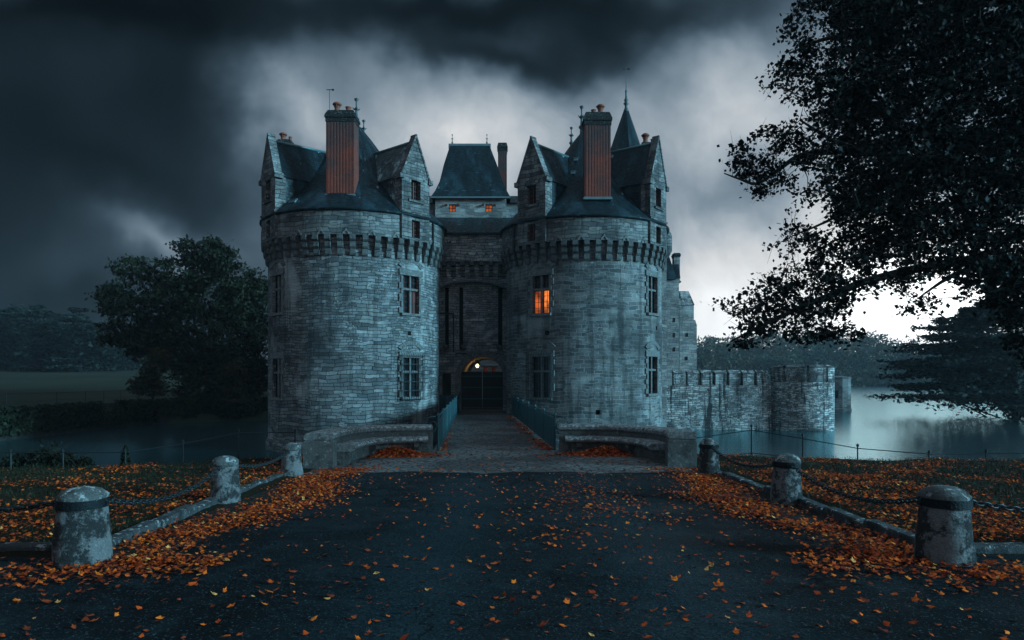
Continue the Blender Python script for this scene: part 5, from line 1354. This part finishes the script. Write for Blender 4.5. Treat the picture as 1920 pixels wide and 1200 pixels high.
# foreground tree on the right: limbs reach in from a trunk outside the frame
ft = thing('overhanging_tree', (16.2, 15.5, float(ground_z(16.2, 15.5))), 'huge dark tree overhanging the right side with leafy branches against the sky', 'tree')
g = np.random.default_rng(123)
poly = [(1500, -60), (1478, 40), (1462, 75), (1440, 110), (1430, 140), (1452, 190), (1465, 215), (1430, 240), (1400, 265), (1358, 278), (1345, 312), (1380, 360), (1430, 370), (1480, 352), (1492, 385), (1478, 420), (1433, 442), (1440, 465), (1478, 486), (1450, 510), (1425, 522), (1405, 552), (1345, 566), (1378, 590), (1398, 602), (1350, 632), (1345, 655), (1420, 648), (1480, 640), (1530, 655), (1600, 640), (1612, 612), (1598, 585), (1590, 556), (1640, 556), (1672, 540), (1700, 556), (1690, 590), (1735, 592), (1750, 575), (1738, 545), (1815, 538), (1800, 560), (1845, 566), (1830, 600), (1870, 615), (1880, 650), (1935, 690), (2250, 700), (2350, 200), (2250, -220), (1560, -200)]
pa = np.array(poly, float)
q = np.stack([g.uniform(1335, 2350, 8600), g.uniform(-210, 700, 8600)], 1)
sdv = sdist(poly, q[:, 0], q[:, 1])
keep = []
for (px, py), s_ in zip(q, sdv):
    if s_ > -3: continue
    nv = mnoise.noise(Vector((px*.021, py*.027, 3.1)))
    edge = min(1, -s_/130)
    if px > 1940 and random.random() < .2: continue
    if nv+(.16 if px < 1640 and 470 < py < 665 else 0) < -.07+(-.44)*edge-.25*max(0, min(1, (px-1600)/200)): continue
    if (px < 1560 or py > 470) and px < 1800 and mnoise.noise(Vector((px*.045, py*.06, 21.))) < -.22: continue
    n3 = mnoise.noise(Vector((px*.055, py*.07, 9.1)))+(.16 if px < 1640 and 470 < py < 665 else 0)
    if n3 < -.46+.62*(1-edge)**1.5: continue
    keep.append((px, py))
tw = []
for px, py in keep:
    dmid = 14.5 if py < 480 else 13.2
    d = dmid+g.normal()*1.6
    if px < 1500: d = min(max(d, 11.5), 16)
    tw.append(W(px, py, min(max(d, 10.2), 19)))
limbs = []
def limb(pts): limbs.append([W(*p) for p in pts])
TR = (2304, 560, 15.5)
limb([(2304, 760, 15.5), (2300, 480, 15.5), (2290, 200, 15.3), (2250, -50, 15.2)])
limb([(2300, 430, 15.5), (2100, 372, 15.2), (1900, 335, 14.8), (1720, 305, 14.4), (1620, 283, 14.2), (1560, 262, 14.0), (1500, 225, 13.8)])
limb([(1625, 284, 14.2), (1560, 285, 14.1), (1500, 292, 13.9), (1460, 318, 13.8), (1420, 344, 13.7), (1385, 335, 13.6), (1358, 325, 13.5)])
limb([(2300, 520, 15.5), (2050, 500, 14.8), (1820, 490, 13.8), (1650, 520, 13.2), (1540, 560, 13.0), (1450, 600, 12.8), (1370, 640, 12.6)])
limb([(2290, 260, 15.4), (2050, 160, 15.), (1850, 90, 14.6), (1680, 60, 14.2), (1560, 70, 14.), (1480, 100, 13.8)])
limb([(1850, 490, 13.9), (1780, 520, 13.4), (1720, 560, 13.2)])
limb([(2200, 520, 15.2), (2020, 570, 14.8), (1930, 640, 14.4), (1900, 680, 14.2)])
limb([(1720, 305, 14.4), (1640, 360, 14.2), (1560, 410, 14.), (1480, 445, 13.8)])
limb([(1900, 335, 14.8), (1760, 220, 14.5), (1650, 160, 14.3), (1530, 150, 14.1)])
b = MB(); nodes = []
for i, l in enumerate(limbs):
    r0 = .42 if i == 0 else (.13 if i in (1, 3, 4) else .07)
    fine_ = bez(l, 5); n = len(fine_)
    b.tube(fine_, [max(.012, r0*(1-.85*k/(n-1))) for k in range(n)], 7)
    nodes += fine_
NODE = [tuple(p) for p in nodes]
arr = np.zeros((len(NODE)+len(tw)*2+10, 3)); arr[:len(NODE)] = NODE; cnt = len(NODE)
d0 = [min((Vector(p)-t_).length_squared for p in NODE[::2]) for t_ in tw]
for k in np.argsort(d0):
    t_ = tw[k]; dd = np.sum((arr[:cnt]-np.array(t_))**2, 1); j = int(np.argmin(dd)); s = Vector(arr[j]); L_ = math.sqrt(dd[j])
    if L_ > .12:
        m_ = s.lerp(t_, .5)+Vector((g.normal(), g.normal(), g.normal()+.3))*L_*.10
        b.tube([s, m_, t_], [min(.022, .006+L_*.008), min(.014, .005+L_*.004), .003], 4, False)
        if keep[k][0] < 1760:
            for _ in range(2): b.tube([m_.lerp(t_, .5), t_+Vector(tuple(g.normal(size=3)*.14))], [.005, .002], 3, False)
        arr[cnt] = m_; cnt += 1
    arr[cnt] = t_; cnt += 1
b.build('trunk', M['bark'], ft)
P = []
for (px, py), t_ in zip(keep, tw):
    k = int(g.uniform(14, 30)*(1 if px < 1560 else 1.6)) if px < 1940 else 20
    P.append(np.array(t_)+g.normal(size=(k, 3))*np.array([.12, .12, .07]))
P = np.concatenate(P)
def star_leaves(P, size, g, flat=.35):
    # lobed leaf: 8-gon, cupped
    n = len(P); ang = np.array([90, 128, 160, 215, 270, 325, 20, 52])*math.pi/180; rad = np.array([1., .62, .92, .5, .55, .5, .92, .62])
    a = g.normal(size=(n, 3)); a[:, 2] = a[:, 2]*(1-flat)-.25; a /= np.linalg.norm(a, axis=1)[:, None]
    b_ = g.normal(size=(n, 3)); b_[:, 2] *= (1-flat); b_ -= a*np.sum(a*b_, 1)[:, None]; b_ /= np.linalg.norm(b_, axis=1)[:, None]
    c = np.cross(a, b_); s = size*g.uniform(.6, 1.3, n)
    V = np.zeros((n, 8, 3)); cup = g.uniform(-.1, .35, n)
    for i in range(8):
        x, y = math.cos(ang[i])*rad[i], math.sin(ang[i])*rad[i]
        V[:, i] = P+(b_*x+a*y)*s[:, None]+c*(s*cup*rad[i]**2)[:, None]
    return V.reshape(-1, 3), np.arange(8*n).reshape(n, 8)
V, F = star_leaves(P, .050, g); np_mesh('crown', V, F, M['branchleaf'], ft)

# ------------------------------------------------------------------ fallen leaves and grass
g = np.random.default_rng(99)
LP = []; LS = []
def near_z(x, y):
    z = -.03*(np.clip(y, 6, 20)-6)+.014
    lawn = (np.abs(x) > 4.22) & (y > 6.8)
    return z+np.where(lawn, .055+.02*np.sin(x*3.1+y*1.3)+.015*np.sin(y*5.3-x*2.2), 0)
def scatter(n, fx, fy, dens=None, pile=0., size=.029):
    x = fx(n); y = fy(n)
    if dens is not None:
        k = g.random(n) < dens(x, y); x, y = x[k], y[k]
    P = np.stack([x, y, near_z(x, y)+g.random(len(x))*pile], 1); LP.append(P); LS.append(np.full(len(x), size)*g.uniform(.55, 1.2, len(x)))
def noise2(x, y, s, o=0): return np.array([mnoise.noise(Vector((a*s, b_*s, o))) for a, b_ in zip(x, y)])
U_ = lambda a, b_: (lambda n: g.uniform(a, b_, n))
# bands against the kerbs
for sg in (-1, 1):
    scatter(15000, U_(2.1*sg, 4.02*sg) if sg > 0 else U_(-4.05, -2.1), U_(6.2, 14.6), lambda x, y: np.clip(np.exp(-((np.abs(x)-(3.35+.25*np.sin(y*1.1)))/.42)**2)*(1.05+1.1*noise2(x, y, 1.1)+.6*noise2(x, y, 3.2)), 0, 1), .035)
    # curve of leaves across the near corners
    scatter(10000, (U_(2.6, 8) if sg > 0 else U_(-8, -2.6)), U_(4.4, 6.7), lambda x, y: np.clip(np.exp(-((y-(6.15-.28*(np.abs(x)-3.2)))/.42)**2)*(.8+.8*noise2(x, y, 1.4, 3)), 0, 1), .03)
    # lawns
    scatter(42000 if sg > 0 else 26000, (U_(4.3, 13) if sg > 0 else U_(-12, -4.3)), U_(6.9, 17.0), lambda x, y: np.clip(.20+1.25*noise2(x, y, .6, 7)+.5*noise2(x, y, 2.1, 8)+(.18 if sg > 0 else .0)+(np.clip(1.0-(np.abs(x)-4.2)/2.2, 0, 1)*.55)-np.clip((y-12)/6, 0, .35), 0.03, 1)*((sdist(NEAR, x, y) < -.4)), .05)
    # piles under the benches
    bx, by = ((-3.0, 17.95) if sg < 0 else (2.45, 18.2))
    n = 2600; xx = bx+g.normal(size=n)*.5; yy = by+g.normal(size=n)*.30
    ok = (yy < by+.55)
    xx, yy = xx[ok], yy[ok]; h = .20*np.exp(-((xx-bx)/.5)**2-((yy-by)/.3)**2)
    LP.append(np.stack([xx, yy, near_z(xx, yy)+h*g.uniform(.6, 1.1, len(xx))], 1)); LS.append(g.uniform(.03, .06, len(xx)))
# drift along the right railing, a little along the left
for a, c, n, w_ in ((RR0, RR1, 900, .20), (RL0, RL1, 160, .10)):
    t_ = g.random(n)**1.6*.75; sgn = -1 if a is RR0 else 1
    x = a.x+(c.x-a.x)*t_+sgn*np.abs(g.normal(size=n)*w_)+.05*sgn; y = a.y+(c.y-a.y)*t_
    k = noise2(x, y, .6, 5) > -.15-.4*(t_ < .3)
    LP.append(np.stack([x, y, np.full(n, DZ+.02)+g.random(n)*.04], 1)[k]); LS.append(g.uniform(.03, .06, n)[k])
# drive: sparse leaves, denser right of the middle, thinner towards the camera
scatter(12000, U_(-3.6, 3.6), U_(3.6, 14.5), lambda x, y: np.clip(.12+.75*np.exp(-((x-1.1-.05*(y-9))/.75)**2-((y-10.2)/2.6)**2)+.25*noise2(x, y, 1.1, 11)*(y > 7)+.12*np.exp(-((x+.6)/.5)**2-((y-12)/2)**2), .055, 1), .008, .030)
scatter(420, U_(-5, 5), U_(2.9, 6.5), lambda x, y: np.full(len(x), .8), .006, .042)
scatter(700, U_(-3.6, 3.4), U_(14., 19.3), lambda x, y: np.clip(.25+.8*noise2(x, y, .9, 15), .03, 1), .008, .048)
scatter(260, U_(-1.9, .9), U_(19.5, 32), lambda x, y: np.clip(.2+.5*(x > -.6)+.6*noise2(x, y, .7, 19), .03, 1), .006, .05)
P = np.concatenate(LP); S_ = np.concatenate(LS); n = len(P)
ang = np.array([90, 125, 158, 210, 262, 278, 330, 22, 55])*math.pi/180; rad = np.array([1.05, .6, .95, .55, .75, .75, .55, .95, .6])
rot = g.random(n)*6.283; tx, ty = g.normal(size=n)*.34, g.normal(size=n)*.34; cup = g.uniform(-.3, 1.1, n); asp = g.uniform(.6, 1., n)
V = np.zeros((n, 9, 3))
for i in range(9):
    x = math.cos(ang[i])*rad[i]*asp*S_; y = math.sin(ang[i])*rad[i]*S_
    X, Y = x*np.cos(rot)-y*np.sin(rot), x*np.sin(rot)+y*np.cos(rot)
    V[:, i, 0] = P[:, 0]+X; V[:, i, 1] = P[:, 1]+Y; V[:, i, 2] = P[:, 2]+np.maximum(-.006, tx*X+ty*Y)+cup*(x*x+y*y)/S_*.5
lv = np_mesh('fallen_leaves', V.reshape(-1, 3), np.arange(9*n).reshape(n, 9), M['leaf']); tag(lv, 'orange and brown autumn leaves scattered over the drive, kerbs and lawns', 'leaves', kind='stuff')
n = 42000
x = np.concatenate([g.uniform(-14, -4.25, n//2), g.uniform(4.25, 17, n//2)]); y = g.uniform(6.85, 17.2, n)
k = (sdist(NEAR, x, y) < .1); x, y = x[k], y[k]; n = len(x); z = near_z(x, y)-.02
a = g.random(n)*6.283; h = g.uniform(.03, .075, n); wd = .006
V = np.zeros((n, 3, 3)); lean_ = g.normal(size=(n, 2))*.025
V[:, 0] = np.stack([x-np.cos(a)*wd, y-np.sin(a)*wd, z], 1); V[:, 1] = np.stack([x+np.cos(a)*wd, y+np.sin(a)*wd, z], 1); V[:, 2] = np.stack([x+lean_[:, 0], y+lean_[:, 1], z+h], 1)
tag(np_mesh('grass', V.reshape(-1, 3), np.arange(3*n).reshape(n, 3), M['grassblade']), 'short dark grass of the lawns beside the drive', 'grass', kind='stuff')

# ------------------------------------------------------------------ damp evening air
HAZE = .00038
m = bpy.data.materials.new('haze'); m.use_nodes = True; t = NT(m.node_tree); t.n.clear()
pvn = t.node('ShaderNodeVolumePrincipled'); pvn.inputs['Color'].default_value = (.72, .88, 1, 1); pvn.inputs['Density'].default_value = HAZE; pvn.inputs['Anisotropy'].default_value = .2
t.l.new(pvn.outputs[0], t.node('ShaderNodeOutputMaterial').inputs['Volume'])
b = MB(); b.box((0, 165, 10.5), (640, 370, 31)); hz = b.build('haze', m); tag(hz, 'thin evening mist filling the air', 'mist', kind='stuff')
